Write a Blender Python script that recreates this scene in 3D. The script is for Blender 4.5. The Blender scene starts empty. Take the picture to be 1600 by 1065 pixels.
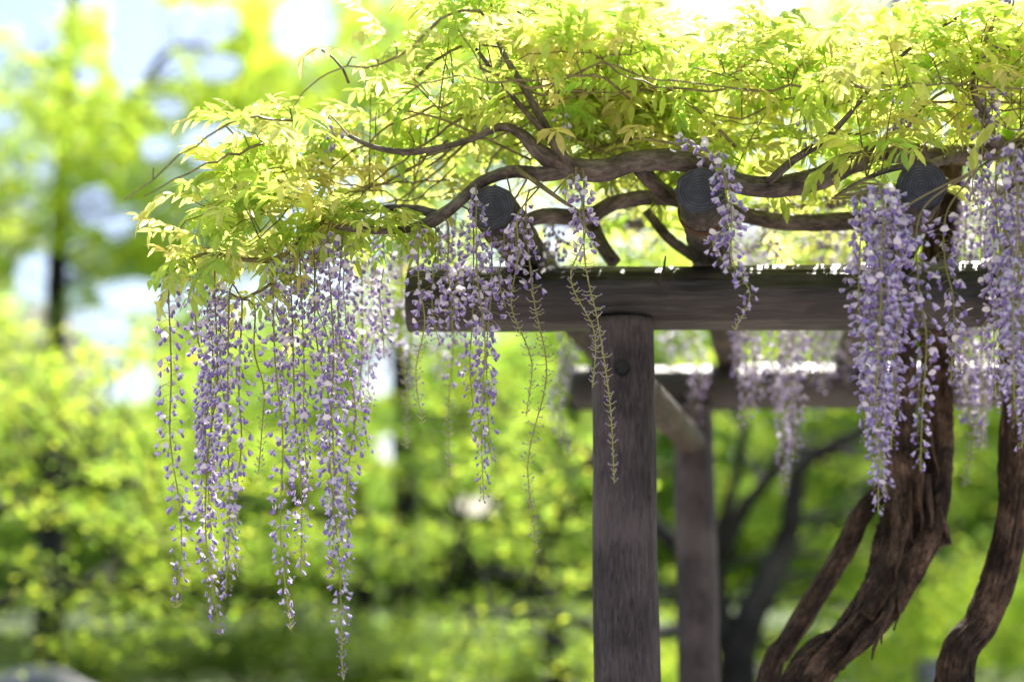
import bpy, math, random
import numpy as np
from mathutils import Vector, Matrix, noise

random.seed(7)
RNG = np.random.default_rng(7)
scene = bpy.context.scene
COL = scene.collection
R = math.radians

# ------------------------------------------------------------------ camera
FPX = 2222.0                      # focal length in photograph pixels (1600 wide, 50 mm)
CAM_Z = 1.55
PITCH = math.atan(359.0 / FPX)
camd = bpy.data.cameras.new('camera')
camd.lens = 50.0
camd.sensor_width = 36.0
camd.clip_start = 0.05
camd.clip_end = 2000.0
camd.dof.use_dof = True
camd.dof.focus_distance = 3.04
camd.dof.aperture_fstop = 1.05
cam = bpy.data.objects.new('camera', camd)
cam.location = (0, 0, CAM_Z)
cam.rotation_euler = (R(90) + PITCH, 0, 0)
COL.objects.link(cam)
scene.camera = cam

# ------------------------------------------------------------------ sky, sun, exposure
SUN_EL, SUN_AZ = R(50), R(22)     # behind the arbour, a little to the right
world = bpy.data.worlds.new('World')
scene.world = world
world.use_nodes = True
wn = world.node_tree
wn.nodes.clear()
sky = wn.nodes.new('ShaderNodeTexSky')
sky.sky_type = 'NISHITA'
sky.sun_disc = False
sky.sun_elevation = SUN_EL
sky.sun_rotation = SUN_AZ
sky.air_density = 1.0
sky.dust_density = 1.8
sky.ozone_density = 1.0
bg = wn.nodes.new('ShaderNodeBackground')
bg.inputs['Strength'].default_value = 0.075
wo = wn.nodes.new('ShaderNodeOutputWorld')
wn.links.new(sky.outputs[0], bg.inputs[0])
wn.links.new(bg.outputs[0], wo.inputs[0])
sund = bpy.data.lights.new('sun', 'SUN')
sund.energy = 5.0
sund.angle = R(0.53)
sund.color = (1.0, 0.95, 0.86)
sun = bpy.data.objects.new('sun', sund)
sdir = Vector((math.cos(SUN_EL) * math.sin(SUN_AZ), math.cos(SUN_EL) * math.cos(SUN_AZ), math.sin(SUN_EL)))
sun.rotation_euler = sdir.to_track_quat('Z', 'Y').to_euler()
sun.location = sdir * 30
COL.objects.link(sun)
vs = scene.view_settings
vs.view_transform = 'Standard'
vs.look = 'None'
vs.exposure = 1.6
vs.gamma = 1.0
vs.use_curve_mapping = False
scene.render.engine = 'CYCLES'
cy = scene.cycles
cy.use_denoising = True
cy.max_bounces = 8
cy.diffuse_bounces = 6
cy.glossy_bounces = 2
cy.transmission_bounces = 5
cy.caustics_reflective = False
cy.caustics_refractive = False
cy.sample_clamp_indirect = 6.0


# ------------------------------------------------------------------ helpers
def P(px, py, Y):
    """a point of the place that stands Y metres in front of the camera"""
    u = (px - 800.0) / FPX
    v = (532.5 - py) / FPX
    dy = math.cos(PITCH) - v * math.sin(PITCH)
    dz = math.sin(PITCH) + v * math.cos(PITCH)
    k = Y / dy
    return np.array((u * k, Y, CAM_Z + dz * k))


def to_px(p):
    d = np.array(p) - np.array((0, 0, CAM_Z))
    c, s = math.cos(PITCH), math.sin(PITCH)
    fz = d[1] * c + d[2] * s
    up = -d[1] * s + d[2] * c
    return 800 + FPX * d[0] / fz, 532.5 - FPX * up / fz


class MB:
    """collects vertices, faces, a tint and a tube coordinate per vertex"""
    def __init__(self):
        self.V, self.F, self.T, self.U, self.n = [], [], [], [], 0

    def add(self, V, faces, tint=None, tuv=None):
        V = np.asarray(V, float).reshape(-1, 3)
        n = len(V)
        for f in faces:
            f = np.asarray(f, np.int64)
            if f.ndim == 1:
                f = f.reshape(1, -1)
            self.F.append(f + self.n)
        t = np.ones((n, 4)) * 0.5
        t[:, 3] = 1
        if tint is not None:
            t[:, :3] = tint
        self.V.append(V)
        self.T.append(t)
        self.U.append(V if tuv is None else np.asarray(tuv, float))
        self.n += n

    def mesh(self, name, smooth=True):
        V = np.concatenate(self.V)
        T = np.concatenate(self.T)
        U = np.concatenate(self.U)
        me = bpy.data.meshes.new(name)
        li = np.concatenate([f.ravel() for f in self.F])
        lt = np.concatenate([np.full(len(f), f.shape[1]) for f in self.F])
        ls = np.concatenate([[0], np.cumsum(lt)[:-1]])
        me.vertices.add(len(V))
        me.vertices.foreach_set('co', V.astype(np.float32).ravel())
        me.loops.add(len(li))
        me.loops.foreach_set('vertex_index', li.astype(np.int32))
        me.polygons.add(len(lt))
        me.polygons.foreach_set('loop_start', ls.astype(np.int32))
        me.polygons.foreach_set('loop_total', lt.astype(np.int32))
        me.polygons.foreach_set('use_smooth', np.full(len(lt), smooth, dtype=bool))
        a = me.attributes.new('tint', 'FLOAT_COLOR', 'POINT')
        a.data.foreach_set('color', T.astype(np.float32).ravel())
        b = me.attributes.new('tuv', 'FLOAT_VECTOR', 'POINT')
        b.data.foreach_set('vector', U.astype(np.float32).ravel())
        me.update(calc_edges=True)
        me.validate()
        return me


def obj(name, mesh_or_mb, mat, parent=None, base=None, smooth=True, kind=None):
    me = mesh_or_mb.mesh(name, smooth) if isinstance(mesh_or_mb, MB) else mesh_or_mb
    if mat is not None and not me.materials:
        me.materials.append(mat)
    o = bpy.data.objects.new(name, me)
    COL.objects.link(o)
    if parent is not None:
        o.parent = parent
        if base is not None:
            o.location = (-base[0], -base[1], -base[2])
    if kind:
        o['kind'] = kind
    return o


def empty(name, loc, label, cat, group=None):
    o = bpy.data.objects.new(name, None)
    o.empty_display_size = 0.2
    o.location = loc
    COL.objects.link(o)
    o['label'] = label
    o['category'] = cat
    if group:
        o['group'] = group
    return o


def smooth_path(pts, rad, step):
    """Catmull-Rom through the points, resampled about every step metres"""
    pts = [np.asarray(p, float) for p in pts]
    rad = list(rad)
    Q, W = [], []
    n = len(pts)
    for i in range(n - 1):
        p0 = pts[i - 1] if i > 0 else 2 * pts[0] - pts[1]
        p1, p2 = pts[i], pts[i + 1]
        p3 = pts[i + 2] if i + 2 < n else 2 * pts[-1] - pts[-2]
        m = max(1, int(np.linalg.norm(p2 - p1) / step))
        for k in range(m):
            t = k / m
            Q.append(0.5 * ((2 * p1) + (-p0 + p2) * t + (2 * p0 - 5 * p1 + 4 * p2 - p3) * t * t + (-p0 + 3 * p1 - 3 * p2 + p3) * t ** 3))
            W.append(rad[i] * (1 - t) + rad[i + 1] * t)
    Q.append(pts[-1])
    W.append(rad[-1])
    return np.array(Q), np.array(W)


def tube(mb, path, rad, nseg, rough=None, tint=None, cap=True, twist=0.0):
    """round limb along a path; rough(theta, s, r) -> radius"""
    path = np.asarray(path, float)
    n = len(path)
    rad = np.broadcast_to(np.asarray(rad, float), (n,))
    tan = np.gradient(path, axis=0) if n > 2 else np.repeat((path[-1] - path[0])[None], n, 0)
    tan /= np.linalg.norm(tan, axis=1, keepdims=True) + 1e-12
    ref = np.array((0, 0, 1.0)) if abs(tan[0][2]) < 0.9 else np.array((0, 1.0, 0))
    a = np.cross(tan[0], ref)
    a /= np.linalg.norm(a)
    s = 0.0
    V, U = [], []
    th = np.linspace(0, 2 * math.pi, nseg, endpoint=False)
    for i in range(n):
        if i:
            s += np.linalg.norm(path[i] - path[i - 1])
            a = a - tan[i] * np.dot(a, tan[i])
            a /= np.linalg.norm(a) + 1e-12
        b = np.cross(tan[i], a)
        tt = th + twist * s
        if rough is None:
            rr = np.full(nseg, rad[i])
        else:
            rr = np.array([rough(t, s, rad[i]) for t in th])
        V.append(path[i] + np.outer(rr * np.cos(tt), a) + np.outer(rr * np.sin(tt), b))
        U.append(np.stack([rad[i] * np.cos(th), rad[i] * np.sin(th), np.full(nseg, s)], 1))
    V = np.concatenate(V)
    U = np.concatenate(U)
    i = np.arange(n - 1)[:, None] * nseg
    j = np.arange(nseg)[None]
    j2 = (j + 1) % nseg
    F = np.stack([i + j, i + j2, i + nseg + j2, i + nseg + j], -1).reshape(-1, 4)
    faces = [F]
    if cap:
        faces.append(np.arange(nseg)[::-1])
        faces.append(np.arange(nseg) + (n - 1) * nseg)
    mb.add(V, faces, tint, U)


def rot(yaw, pitch, roll):
    """x axis turned to yaw (about z) and raised by pitch, rolled about itself"""
    cyw, syw = math.cos(yaw), math.sin(yaw)
    cp, sp = math.cos(pitch), math.sin(pitch)
    cr, sr = math.cos(roll), math.sin(roll)
    Z = np.array(((cyw, -syw, 0), (syw, cyw, 0), (0, 0, 1)))
    Yp = np.array(((cp, 0, -sp), (0, 1, 0), (sp, 0, cp)))
    X = np.array(((1, 0, 0), (0, cr, -sr), (0, sr, cr)))
    return Z @ Yp @ X


def mat4(R3, s, loc):
    M = Matrix.Identity(4)
    for i in range(3):
        for j in range(3):
            M[i][j] = R3[i][j] * s
        M[i][3] = loc[i]
    return M


# ------------------------------------------------------------------ materials
def new_mat(name):
    m = bpy.data.materials.new(name)
    m.use_nodes = True
    nt = m.node_tree
    nt.nodes.clear()
    out = nt.nodes.new('ShaderNodeOutputMaterial')
    return m, nt, out


def node(nt, t, **kw):
    n = nt.nodes.new(t)
    for k, v in kw.items():
        if k in n.inputs.keys():
            n.inputs[k].default_value = v
        else:
            setattr(n, k, v)
    return n


def attr(nt, name):
    n = nt.nodes.new('ShaderNodeAttribute')
    n.attribute_name = name
    return n


def ramp(nt, fac, stops):
    r = nt.nodes.new('ShaderNodeValToRGB')
    e = r.color_ramp.elements
    e[0].position, e[0].color = stops[0][0], (*stops[0][1], 1)
    e[1].position, e[1].color = stops[-1][0], (*stops[-1][1], 1)
    for p, c in stops[1:-1]:
        k = e.new(p)
        k.color = (*c, 1)
    nt.links.new(fac, r.inputs[0])
    return r.outputs[0]


def thin_leaf(name, refl, trans, gloss=0.04, rough=0.4, vary=0.12, vein=0.0):
    """thin tissue: reflects refl x tint and lets trans x tint through"""
    m, nt, out = new_mat(name)
    L = nt.links.new
    t = attr(nt, 'tint')
    oi = nt.nodes.new('ShaderNodeObjectInfo')
    mr = node(nt, 'ShaderNodeMapRange')
    mr.inputs['To Min'].default_value = 1 - vary
    mr.inputs['To Max'].default_value = 1 + vary
    L(oi.outputs['Random'], mr.inputs['Value'])
    no = node(nt, 'ShaderNodeTexNoise', Scale=90.0, Detail=3.0)
    tc = nt.nodes.new('ShaderNodeTexCoord')
    L(tc.outputs['Object'], no.inputs['Vector'])
    mr2 = node(nt, 'ShaderNodeMapRange')
    mr2.inputs['To Min'].default_value = 0.8
    mr2.inputs['To Max'].default_value = 1.2
    L(no.outputs['Fac'], mr2.inputs['Value'])
    mm = node(nt, 'ShaderNodeMath', operation='MULTIPLY')
    L(mr.outputs[0], mm.inputs[0])
    L(mr2.outputs[0], mm.inputs[1])
    sc = node(nt, 'ShaderNodeVectorMath', operation='SCALE')
    L(t.outputs['Color'], sc.inputs[0])
    L(mm.outputs[0], sc.inputs['Scale'])
    a = node(nt, 'ShaderNodeVectorMath', operation='SCALE')
    a.inputs['Scale'].default_value = refl
    b = node(nt, 'ShaderNodeVectorMath', operation='SCALE')
    b.inputs['Scale'].default_value = trans
    L(sc.outputs[0], a.inputs[0])
    L(sc.outputs[0], b.inputs[0])
    d = nt.nodes.new('ShaderNodeBsdfDiffuse')
    tr = nt.nodes.new('ShaderNodeBsdfTranslucent')
    L(a.outputs[0], d.inputs[0])
    L(b.outputs[0], tr.inputs[0])
    ad = nt.nodes.new('ShaderNodeAddShader')
    L(d.outputs[0], ad.inputs[0])
    L(tr.outputs[0], ad.inputs[1])
    g = node(nt, 'ShaderNodeBsdfGlossy', Roughness=rough)
    mx = nt.nodes.new('ShaderNodeMixShader')
    mx.inputs[0].default_value = gloss
    L(ad.outputs[0], mx.inputs[1])
    L(g.outputs[0], mx.inputs[2])
    L(mx.outputs[0], out.inputs[0])
    return m


def wood(name, cols, stretch=(70, 70, 7), bump=0.6, rough=0.55, spec=0.4, detail=6, blotch=4.0, dist=0.004):
    """bark or timber, grain running along the limb"""
    m, nt, out = new_mat(name)
    L = nt.links.new
    u = attr(nt, 'tuv')
    mp = node(nt, 'ShaderNodeMapping')
    mp.inputs['Scale'].default_value = stretch
    L(u.outputs['Vector'], mp.inputs['Vector'])
    n1 = node(nt, 'ShaderNodeTexNoise', Scale=1.0, Detail=float(detail), Roughness=0.65, Distortion=0.6)
    L(mp.outputs[0], n1.inputs['Vector'])
    n2 = node(nt, 'ShaderNodeTexNoise', Scale=blotch, Detail=4.0)
    L(u.outputs['Vector'], n2.inputs['Vector'])
    mixf = node(nt, 'ShaderNodeMath', operation='MULTIPLY_ADD')
    mixf.inputs[1].default_value = 0.55
    L(n2.outputs['Fac'], mixf.inputs[0])
    m3 = node(nt, 'ShaderNodeMath', operation='MULTIPLY')
    m3.inputs[1].default_value = 0.5
    L(n1.outputs['Fac'], m3.inputs[0])
    L(m3.outputs[0], mixf.inputs[2])
    c = ramp(nt, mixf.outputs[0], [(0.525 + (p_ - 0.525) * 0.5, c_) for p_, c_ in cols])
    p = nt.nodes.new('ShaderNodeBsdfPrincipled')
    L(c, p.inputs['Base Color'])
    p.inputs['Roughness'].default_value = rough
    p.inputs['Specular IOR Level'].default_value = spec
    b = node(nt, 'ShaderNodeBump', Strength=bump, Distance=dist)
    L(n1.outputs['Fac'], b.inputs['Height'])
    L(b.outputs[0], p.inputs['Normal'])
    L(p.outputs[0], out.inputs[0])
    return m


def ground_mat(name, cols, scale, rough=0.9, bump=0.4, fine=30.0):
    m, nt, out = new_mat(name)
    L = nt.links.new
    tc = nt.nodes.new('ShaderNodeTexCoord')
    n1 = node(nt, 'ShaderNodeTexNoise', Scale=scale, Detail=8.0, Roughness=0.7)
    n2 = node(nt, 'ShaderNodeTexNoise', Scale=fine, Detail=5.0, Roughness=0.7)
    L(tc.outputs['Object'], n1.inputs['Vector'])
    L(tc.outputs['Object'], n2.inputs['Vector'])
    s = node(nt, 'ShaderNodeMath', operation='MULTIPLY_ADD')
    s.inputs[1].default_value = 0.6
    L(n1.outputs['Fac'], s.inputs[0])
    h = node(nt, 'ShaderNodeMath', operation='MULTIPLY')
    h.inputs[1].default_value = 0.4
    L(n2.outputs['Fac'], h.inputs[0])
    L(h.outputs[0], s.inputs[2])
    p = nt.nodes.new('ShaderNodeBsdfPrincipled')
    L(ramp(nt, s.outputs[0], cols), p.inputs['Base Color'])
    p.inputs['Roughness'].default_value = rough
    b = node(nt, 'ShaderNodeBump', Strength=bump, Distance=0.03)
    L(n2.outputs['Fac'], b.inputs['Height'])
    L(b.outputs[0], p.inputs['Normal'])
    L(p.outputs[0], out.inputs[0])
    return m


M_POST = wood('post_timber', [(0.30, (0.018, 0.0135, 0.0145)), (0.5, (0.050, 0.039, 0.042)), (0.72, (0.105, 0.085, 0.088))], (150, 150, 24), 1.0, 0.6, 0.35, 8, 5.0, 0.007)
M_BEAM = wood('beam_timber', [(0.30, (0.009, 0.0075, 0.0075)), (0.5, (0.022, 0.018, 0.0175)), (0.75, (0.065, 0.053, 0.047))], (95, 95, 8), 1.0, 0.36, 0.5)
M_RAFT = wood('rafter_bark', [(0.30, (0.016, 0.014, 0.013)), (0.5, (0.040, 0.035, 0.030)), (0.68, (0.12, 0.095, 0.06)), (0.8, (0.2, 0.16, 0.10))], (60, 60, 26), 1.0, 0.6, 0.35, dist=0.008)
M_TIE = wood('tie_timber', [(0.3, (0.022, 0.017, 0.013)), (0.55, (0.048, 0.038, 0.029)), (0.75, (0.10, 0.08, 0.06))], (80, 80, 8), 0.8, 0.6, 0.3)
M_BARK = wood('wisteria_bark', [(0.25, (0.010, 0.006, 0.004)), (0.5, (0.062, 0.038, 0.025)), (0.65, (0.15, 0.092, 0.060)), (0.85, (0.28, 0.19, 0.13))], (130, 130, 42), 1.0, 0.7, 0.25, 8, 12.0, 0.016)
M_BRANCH = wood('branch_bark', [(0.3, (0.035, 0.026, 0.022)), (0.5, (0.10, 0.078, 0.068)), (0.75, (0.22, 0.18, 0.16))], (120, 120, 40), 0.9, 0.6, 0.3, 6, 12.0, 0.004)
M_TWIG = wood('twig_bark', [(0.3, (0.09, 0.07, 0.035)), (0.55, (0.20, 0.16, 0.075)), (0.75, (0.32, 0.26, 0.13))], (200, 200, 60), 0.4, 0.55, 0.3, 4, 20.0, 0.002)
M_TRUNK = wood('tree_bark', [(0.3, (0.012, 0.011, 0.010)), (0.5, (0.030, 0.027, 0.024)), (0.75, (0.075, 0.07, 0.062))], (16, 16, 3), 0.8, 0.85, 0.2, 6, 2.0, 0.03)
M_LEAF = thin_leaf('wisteria_leaf', 0.30, 0.98, 0.045, 0.38, 0.12)
M_PETAL = thin_leaf('wisteria_petal', 0.56, 0.44, 0.02, 0.5, 0.08)
M_SHOOT = thin_leaf('green_stem', 0.8, 0.10, 0.03, 0.5, 0.1)
M_MAPLE = thin_leaf('maple_leaf', 0.34, 0.85, 0.03, 0.45, 0.0)
M_RUST = wood('rusty_wire', [(0.3, (0.05, 0.025, 0.015)), (0.5, (0.11, 0.055, 0.032)), (0.75, (0.18, 0.10, 0.06))], (300, 300, 300), 0.3, 0.7, 0.4)
M_STONE = ground_mat('weathered_stone', [(0.3, (0.10, 0.10, 0.11)), (0.5, (0.25, 0.24, 0.25)), (0.7, (0.42, 0.40, 0.40))], 2.0, 0.85, 0.6, 22.0)
M_GROUND = ground_mat('park_lawn', [(0.3, (0.030, 0.045, 0.012)), (0.5, (0.055, 0.085, 0.020)), (0.62, (0.085, 0.10, 0.03)), (0.75, (0.12, 0.10, 0.06))], 0.35, 0.95, 0.7, 9.0)
M_PATH = ground_mat('gravel', [(0.3, (0.26, 0.215, 0.19)), (0.5, (0.38, 0.325, 0.29)), (0.7, (0.50, 0.44, 0.40))], 0.8, 0.95, 0.5, 60.0)

# ------------------------------------------------------------------ ground
gm = MB()
gx = np.concatenate([np.linspace(-400, -40, 10), np.linspace(-36, 36, 73), np.linspace(40, 400, 10)])
gy = np.concatenate([np.linspace(-30, -2, 8), np.linspace(0, 60, 61), np.linspace(70, 700, 12)])
GX, GY = np.meshgrid(gx, gy)
def ground_z(x, y):
    return 0.10 * noise.noise(Vector((x * 0.12, y * 0.12, 3.0))) - 0.02
GZ = np.array([[ground_z(x, y) for x in gx] for y in gy])
GV = np.stack([GX.ravel(), GY.ravel(), GZ.ravel()], 1)
w = len(gx)
ii = (np.arange(len(gy) - 1)[:, None] * w + np.arange(w - 1)[None]).ravel()
gm.add(GV, [np.stack([ii, ii + 1, ii + w + 1, ii + w], 1)])
ground = obj('ground', gm, M_GROUND, kind='structure')
pm = MB()
px_ = np.linspace(3.5, 33.5, 61)
pv = []
for x in px_:
    c = 21 + 0.04 * x + 0.6 * math.sin(x * 0.25) + 0.25 * max(0, 8 - x) ** 1.5
    for k in (-1.6, -0.8, 0, 0.8, 1.6):
        pv.append((x, c + k, ground_z(x, c + k) + 0.03))
ii = (np.arange(60)[:, None] * 5 + np.arange(4)[None]).ravel()
pm.add(pv, [np.stack([ii, ii + 5, ii + 6, ii + 1], 1)])
obj('path', pm, M_PATH, kind='structure')
pm = MB()  # out-of-view gravel, added to bounce warm fill light onto posts and flowers
cx_ = np.linspace(-14, 14, 57); cyy = np.linspace(-16, 6.6, 46)
pv = [(x, y + (0.35 * math.sin(x * 0.7) if y > 6 else 0), ground_z(x, y) + 0.035) for y in cyy for x in cx_]
ii = (np.arange(45)[:, None] * 57 + np.arange(56)[None]).ravel()
pm.add(pv, [np.stack([ii, ii + 1, ii + 58, ii + 57], 1)])
obj('gravel_bounce', pm, M_PATH, kind='structure')

# ------------------------------------------------------------------ pergola
H_BEAM = CAM_Z + 0.643
post_f = np.array((0.262, 3.33))
post_b = np.array((0.64, 5.0))
pergola = empty('pergola', (post_f[0], post_f[1], 0), 'dark log pergola carrying the flowering wisteria', 'pergola')
PB = (post_f[0], post_f[1], 0)


def log_rough(seed, groove, ks, kt, swell=0.004):
    def f(t, s, r):
        v = Vector((math.cos(t) * kt + seed, math.sin(t) * kt, s * ks))
        w_ = Vector((math.cos(t) * 1.3, math.sin(t) * 1.3 + seed, s * 2.2))
        g = noise.noise(v) + 0.5 * noise.noise(v * 2.1)
        return r + groove * g + swell * noise.noise(w_)
    return f


def log(name, a, b, r0, r1, mat, seed, groove=0.0022, ks=5.0, kt=9.0, nseg=72, step=0.016, rings=False, swell=0.004, cap=True):
    mb = MB()
    n = max(8, int(np.linalg.norm(np.array(b) - np.array(a)) / step))
    path = np.linspace(a, b, n)
    tube(mb, path, np.linspace(r0, r1, n), nseg, log_rough(seed, groove, ks, kt, swell), cap=cap)
    return obj(name, mb, mat, pergola, PB)


def end_face(a, b, r, mat, parent, seed, nr=8):
    """sawn end with raised growth rings, standing on the end at a, facing away from b"""
    a, b = np.array(a, float), np.array(b, float)
    ax = (a - b) / np.linalg.norm(a - b)
    e1 = np.cross(ax, (0, 0, 1.0)); e1 /= np.linalg.norm(e1)
    e2 = np.cross(ax, e1)
    mb = MB()
    N = 48
    th = np.linspace(0, 2 * math.pi, N, endpoint=False)
    V, U = [], []
    k = nr * 4
    for i in range(k + 1):
        rr = r * (1 - i / k)
        wob = np.array([1 + 0.09 * noise.noise(Vector((math.cos(t) * 1.4 + seed, math.sin(t) * 1.2, i * 0.05))) for t in th])
        off = 0.0016 + 0.0007 * math.sin(i / 4 * 2 * math.pi) * (0.5 + 0.5 * min(1, i / 3))
        if i == 0:
            off = -0.006
            wob[:] = 1.0
        V.append(a + ax * off + np.outer(rr * wob * np.cos(th), e1) + np.outer(rr * wob * np.sin(th), e2))
        U.append(np.stack([rr * np.cos(th), rr * np.sin(th), np.full(N, rr)], 1))
    i = np.arange(k)[:, None] * N
    j = np.arange(N)[None]
    F = np.stack([i + j, i + N + j, i + N + (j + 1) % N, i + (j + 1) % N], -1).reshape(-1, 4)
    mb.add(np.concatenate(V), [F], None, np.concatenate(U))
    return obj('end_grain', mb, mat, parent)


def ring_mat():
    m, nt, out = new_mat('sawn_end')
    L = nt.links.new
    u = attr(nt, 'tuv')
    sx = nt.nodes.new('ShaderNodeSeparateXYZ')
    L(u.outputs['Vector'], sx.inputs[0])
    no = node(nt, 'ShaderNodeTexNoise', Scale=40.0, Detail=4.0)
    L(u.outputs['Vector'], no.inputs['Vector'])
    f = node(nt, 'ShaderNodeMath', operation='MULTIPLY')
    f.inputs[1].default_value = 2 * math.pi / (0.05 / 8)
    n3 = node(nt, 'ShaderNodeTexNoise', Scale=30.0, Detail=3.0)
    L(u.outputs['Vector'], n3.inputs['Vector'])
    wz = node(nt, 'ShaderNodeMath', operation='MULTIPLY_ADD')
    wz.inputs[1].default_value = 0.007
    L(n3.outputs['Fac'], wz.inputs[0])
    L(sx.outputs['Z'], wz.inputs[2])
    L(wz.outputs[0], f.inputs[0])
    sn = node(nt, 'ShaderNodeMath', operation='SINE')
    L(f.outputs[0], sn.inputs[0])
    ma = node(nt, 'ShaderNodeMath', operation='MULTIPLY_ADD')
    ma.inputs[1].default_value = 0.16
    L(sn.outputs[0], ma.inputs[0])
    L(no.outputs['Fac'], ma.inputs[2])
    p = nt.nodes.new('ShaderNodeBsdfPrincipled')
    L(ramp(nt, ma.outputs[0], [(0.2, (0.014, 0.014, 0.018)), (0.5, (0.032, 0.032, 0.041)), (0.8, (0.075, 0.074, 0.086))]), p.inputs['Base Color'])
    p.inputs['Roughness'].default_value = 0.6
    L(p.outputs[0], out.inputs[0])
    return m


M_END = ring_mat()

zb = H_BEAM
post_top_f = zb - 0.078 + 0.022
pf = log('post', (post_f[0] + 0.004, post_f[1], -0.05), (post_f[0], post_f[1], post_top_f), 0.079, 0.0735, M_POST, 1.0, 0.0020, 4.0, 10.0, 96, 0.014)
pb = log('post', (post_b[0], post_b[1], -0.05), (post_b[0], post_b[1], zb - 0.06), 0.074, 0.070, M_POST, 4.0, 0.0020, 4.0, 10.0, 64, 0.02)
bl_, br_ = P(641, 466, 3.40), P(1900, 455, 3.24)
beam_l = np.array((bl_[0], 3.385, zb + 0.004)); beam_r = np.array((br_[0], 3.27, zb - 0.002))
beam_f = log('beam', beam_l, beam_r, 0.0785, 0.0765, M_BEAM, 2.0, 0.0032, 3.0, 7.0, 80, 0.012, swell=0.006)
end_face(beam_l, beam_r, 0.078, M_END, beam_f, 3.0)
bb_l = np.array((0.215, 5.05, zb)); bb_r = np.array((2.9, 4.85, zb))
beam_b = log('beam', bb_l, bb_r, 0.079, 0.077, M_BEAM, 5.0, 0.0032, 3.0, 7.0, 56, 0.02, swell=0.006)
end_face(bb_l, bb_r, 0.078, M_END, beam_b, 6.0)
tie = log('tie_log', (post_f[0], post_f[1], P(975, 580, 3.33)[2]), (post_b[0], post_b[1], P(1085, 692, 5.0)[2]), 0.046, 0.046, M_TIE, 8.0, 0.002, 4, 8, 40, 0.02)


def knob(pos, r, nrm, parent, mat):
    """sunk bolt: dark recessed disc inside a raised washer ring"""
    nrm = np.array(nrm, float); nrm /= np.linalg.norm(nrm)
    e1 = np.cross(nrm, (0, 0, 1.0)); e1 /= np.linalg.norm(e1)
    e2 = np.cross(nrm, e1)
    th = np.linspace(0, 2 * math.pi, 28, endpoint=False)
    prof = [(1.0, -0.008), (1.0, 0.0030), (0.93, 0.0045), (0.84, 0.0030), (0.80, -0.001), (0.4, -0.0006), (0.0001, 0.0)]
    mb = MB()
    V = []
    for (q, h) in prof:
        V.append(np.array(pos) + nrm * h + np.outer(r * q * np.cos(th), e1) + np.outer(r * q * np.sin(th), e2))
    n = 28
    i = np.arange(len(prof) - 1)[:, None] * n
    j = np.arange(n)[None]
    mb.add(np.concatenate(V), [np.stack([i + j, i + n + j, i + n + (j + 1) % n, i + (j + 1) % n], -1).reshape(-1, 4)])
    return obj('bolt', mb, mat, parent)


M_BOLT = wood('bolt_iron', [(0.3, (0.005, 0.0045, 0.005)), (0.5, (0.010, 0.009, 0.0095)), (0.75, (0.02, 0.018, 0.018))], (200, 200, 200), 0.3, 0.6, 0.4)
kp = P(972, 576, 3.33 - 0.0745)
knob((kp[0], 3.33 - 0.0795, kp[2]), 0.0195, (-0.03, -1, 0), pf, M_BOLT)

RAF = []
for k, (ex, ey, Ye, tx, Yt) in enumerate([(769, 322, 2.98, 0.46, 5.75), (1093, 298, 2.885, 0.89, 5.7), (1440, 290, 2.83, 1.30, 5.6)]):
    a = P(ex, ey, Ye)
    zr = zb + 0.0785 + 0.047
    a[2] = (a[2] + zr) / 2 if k == 0 else a[2]
    # the log rests on both beams
    t = (3.33 - Ye) / (Yt - Ye)
    b = np.array((tx, Yt, zr + (zr - a[2]) * 0.1))
    b[2] = a[2] + (zr - a[2]) / t if abs(zr - a[2]) < 0.004 else zr
    o = log('rafter', a, b, 0.0505, 0.047, M_RAFT, 11.0 + k * 3, 0.0042, 14.0, 5.0, 56, 0.012, swell=0.004)
    end_face(a, b, 0.0500, M_END, o, 20.0 + k)
    RAF.append((a, b))
    # rusty wire bound round the log
    ax = (b - a) / np.linalg.norm(b - a)
    e1 = np.cross(ax, (0, 0, 1.0)); e1 /= np.linalg.norm(e1)
    e2 = np.cross(ax, e1)
    for d in (0.16, 0.175):
        th = np.linspace(0, 2 * math.pi, 40)
        c = a + ax * d
        path = c + np.outer(0.0535 * np.cos(th), e1) + np.outer(0.0535 * np.sin(th), e2) + np.outer(0.006 * np.sin(th + d * 60), ax)
        mb = MB(); tube(mb, path, 0.0022, 6, cap=False)
        obj('wire', mb, M_RUST, o)

# ------------------------------------------------------------------ wisteria: trunks
base_a = (0.30, 3.6, 0.0)
vine_a = empty('wisteria_vine', base_a, 'thick twisted wisteria with shredding bark, hung with lilac flowers over the pergola', 'wisteria')
base_b = (1.02, 3.7, 0.0)
vine_b = empty('wisteria_vine', base_b, 'slimmer smooth curving wisteria trunk right of the thick shredded one', 'wisteria')


def bark_rough(seed, amp, strands=5, tw=3.0):
    def f(t, s, r):
        tt = t + tw * s
        ridge = abs(math.sin(tt * strands / 2 + 1.3 * noise.noise(Vector((seed, s * 5, 0.0)))))
        v = Vector((math.cos(tt) * 3.2 + seed, math.sin(tt) * 3.2, s * 6))
        v2 = Vector((math.cos(tt) * 9 + seed, math.sin(tt) * 9, s * 10))
        v3 = Vector((math.cos(tt) * 20 + seed, math.sin(tt) * 20, s * 26))
        return r * (1 + amp * (0.55 * ridge - 0.3 + 0.9 * noise.noise(v) + 0.5 * noise.noise(v2) + 0.5 * abs(noise.noise(v3))))
    return f


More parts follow.
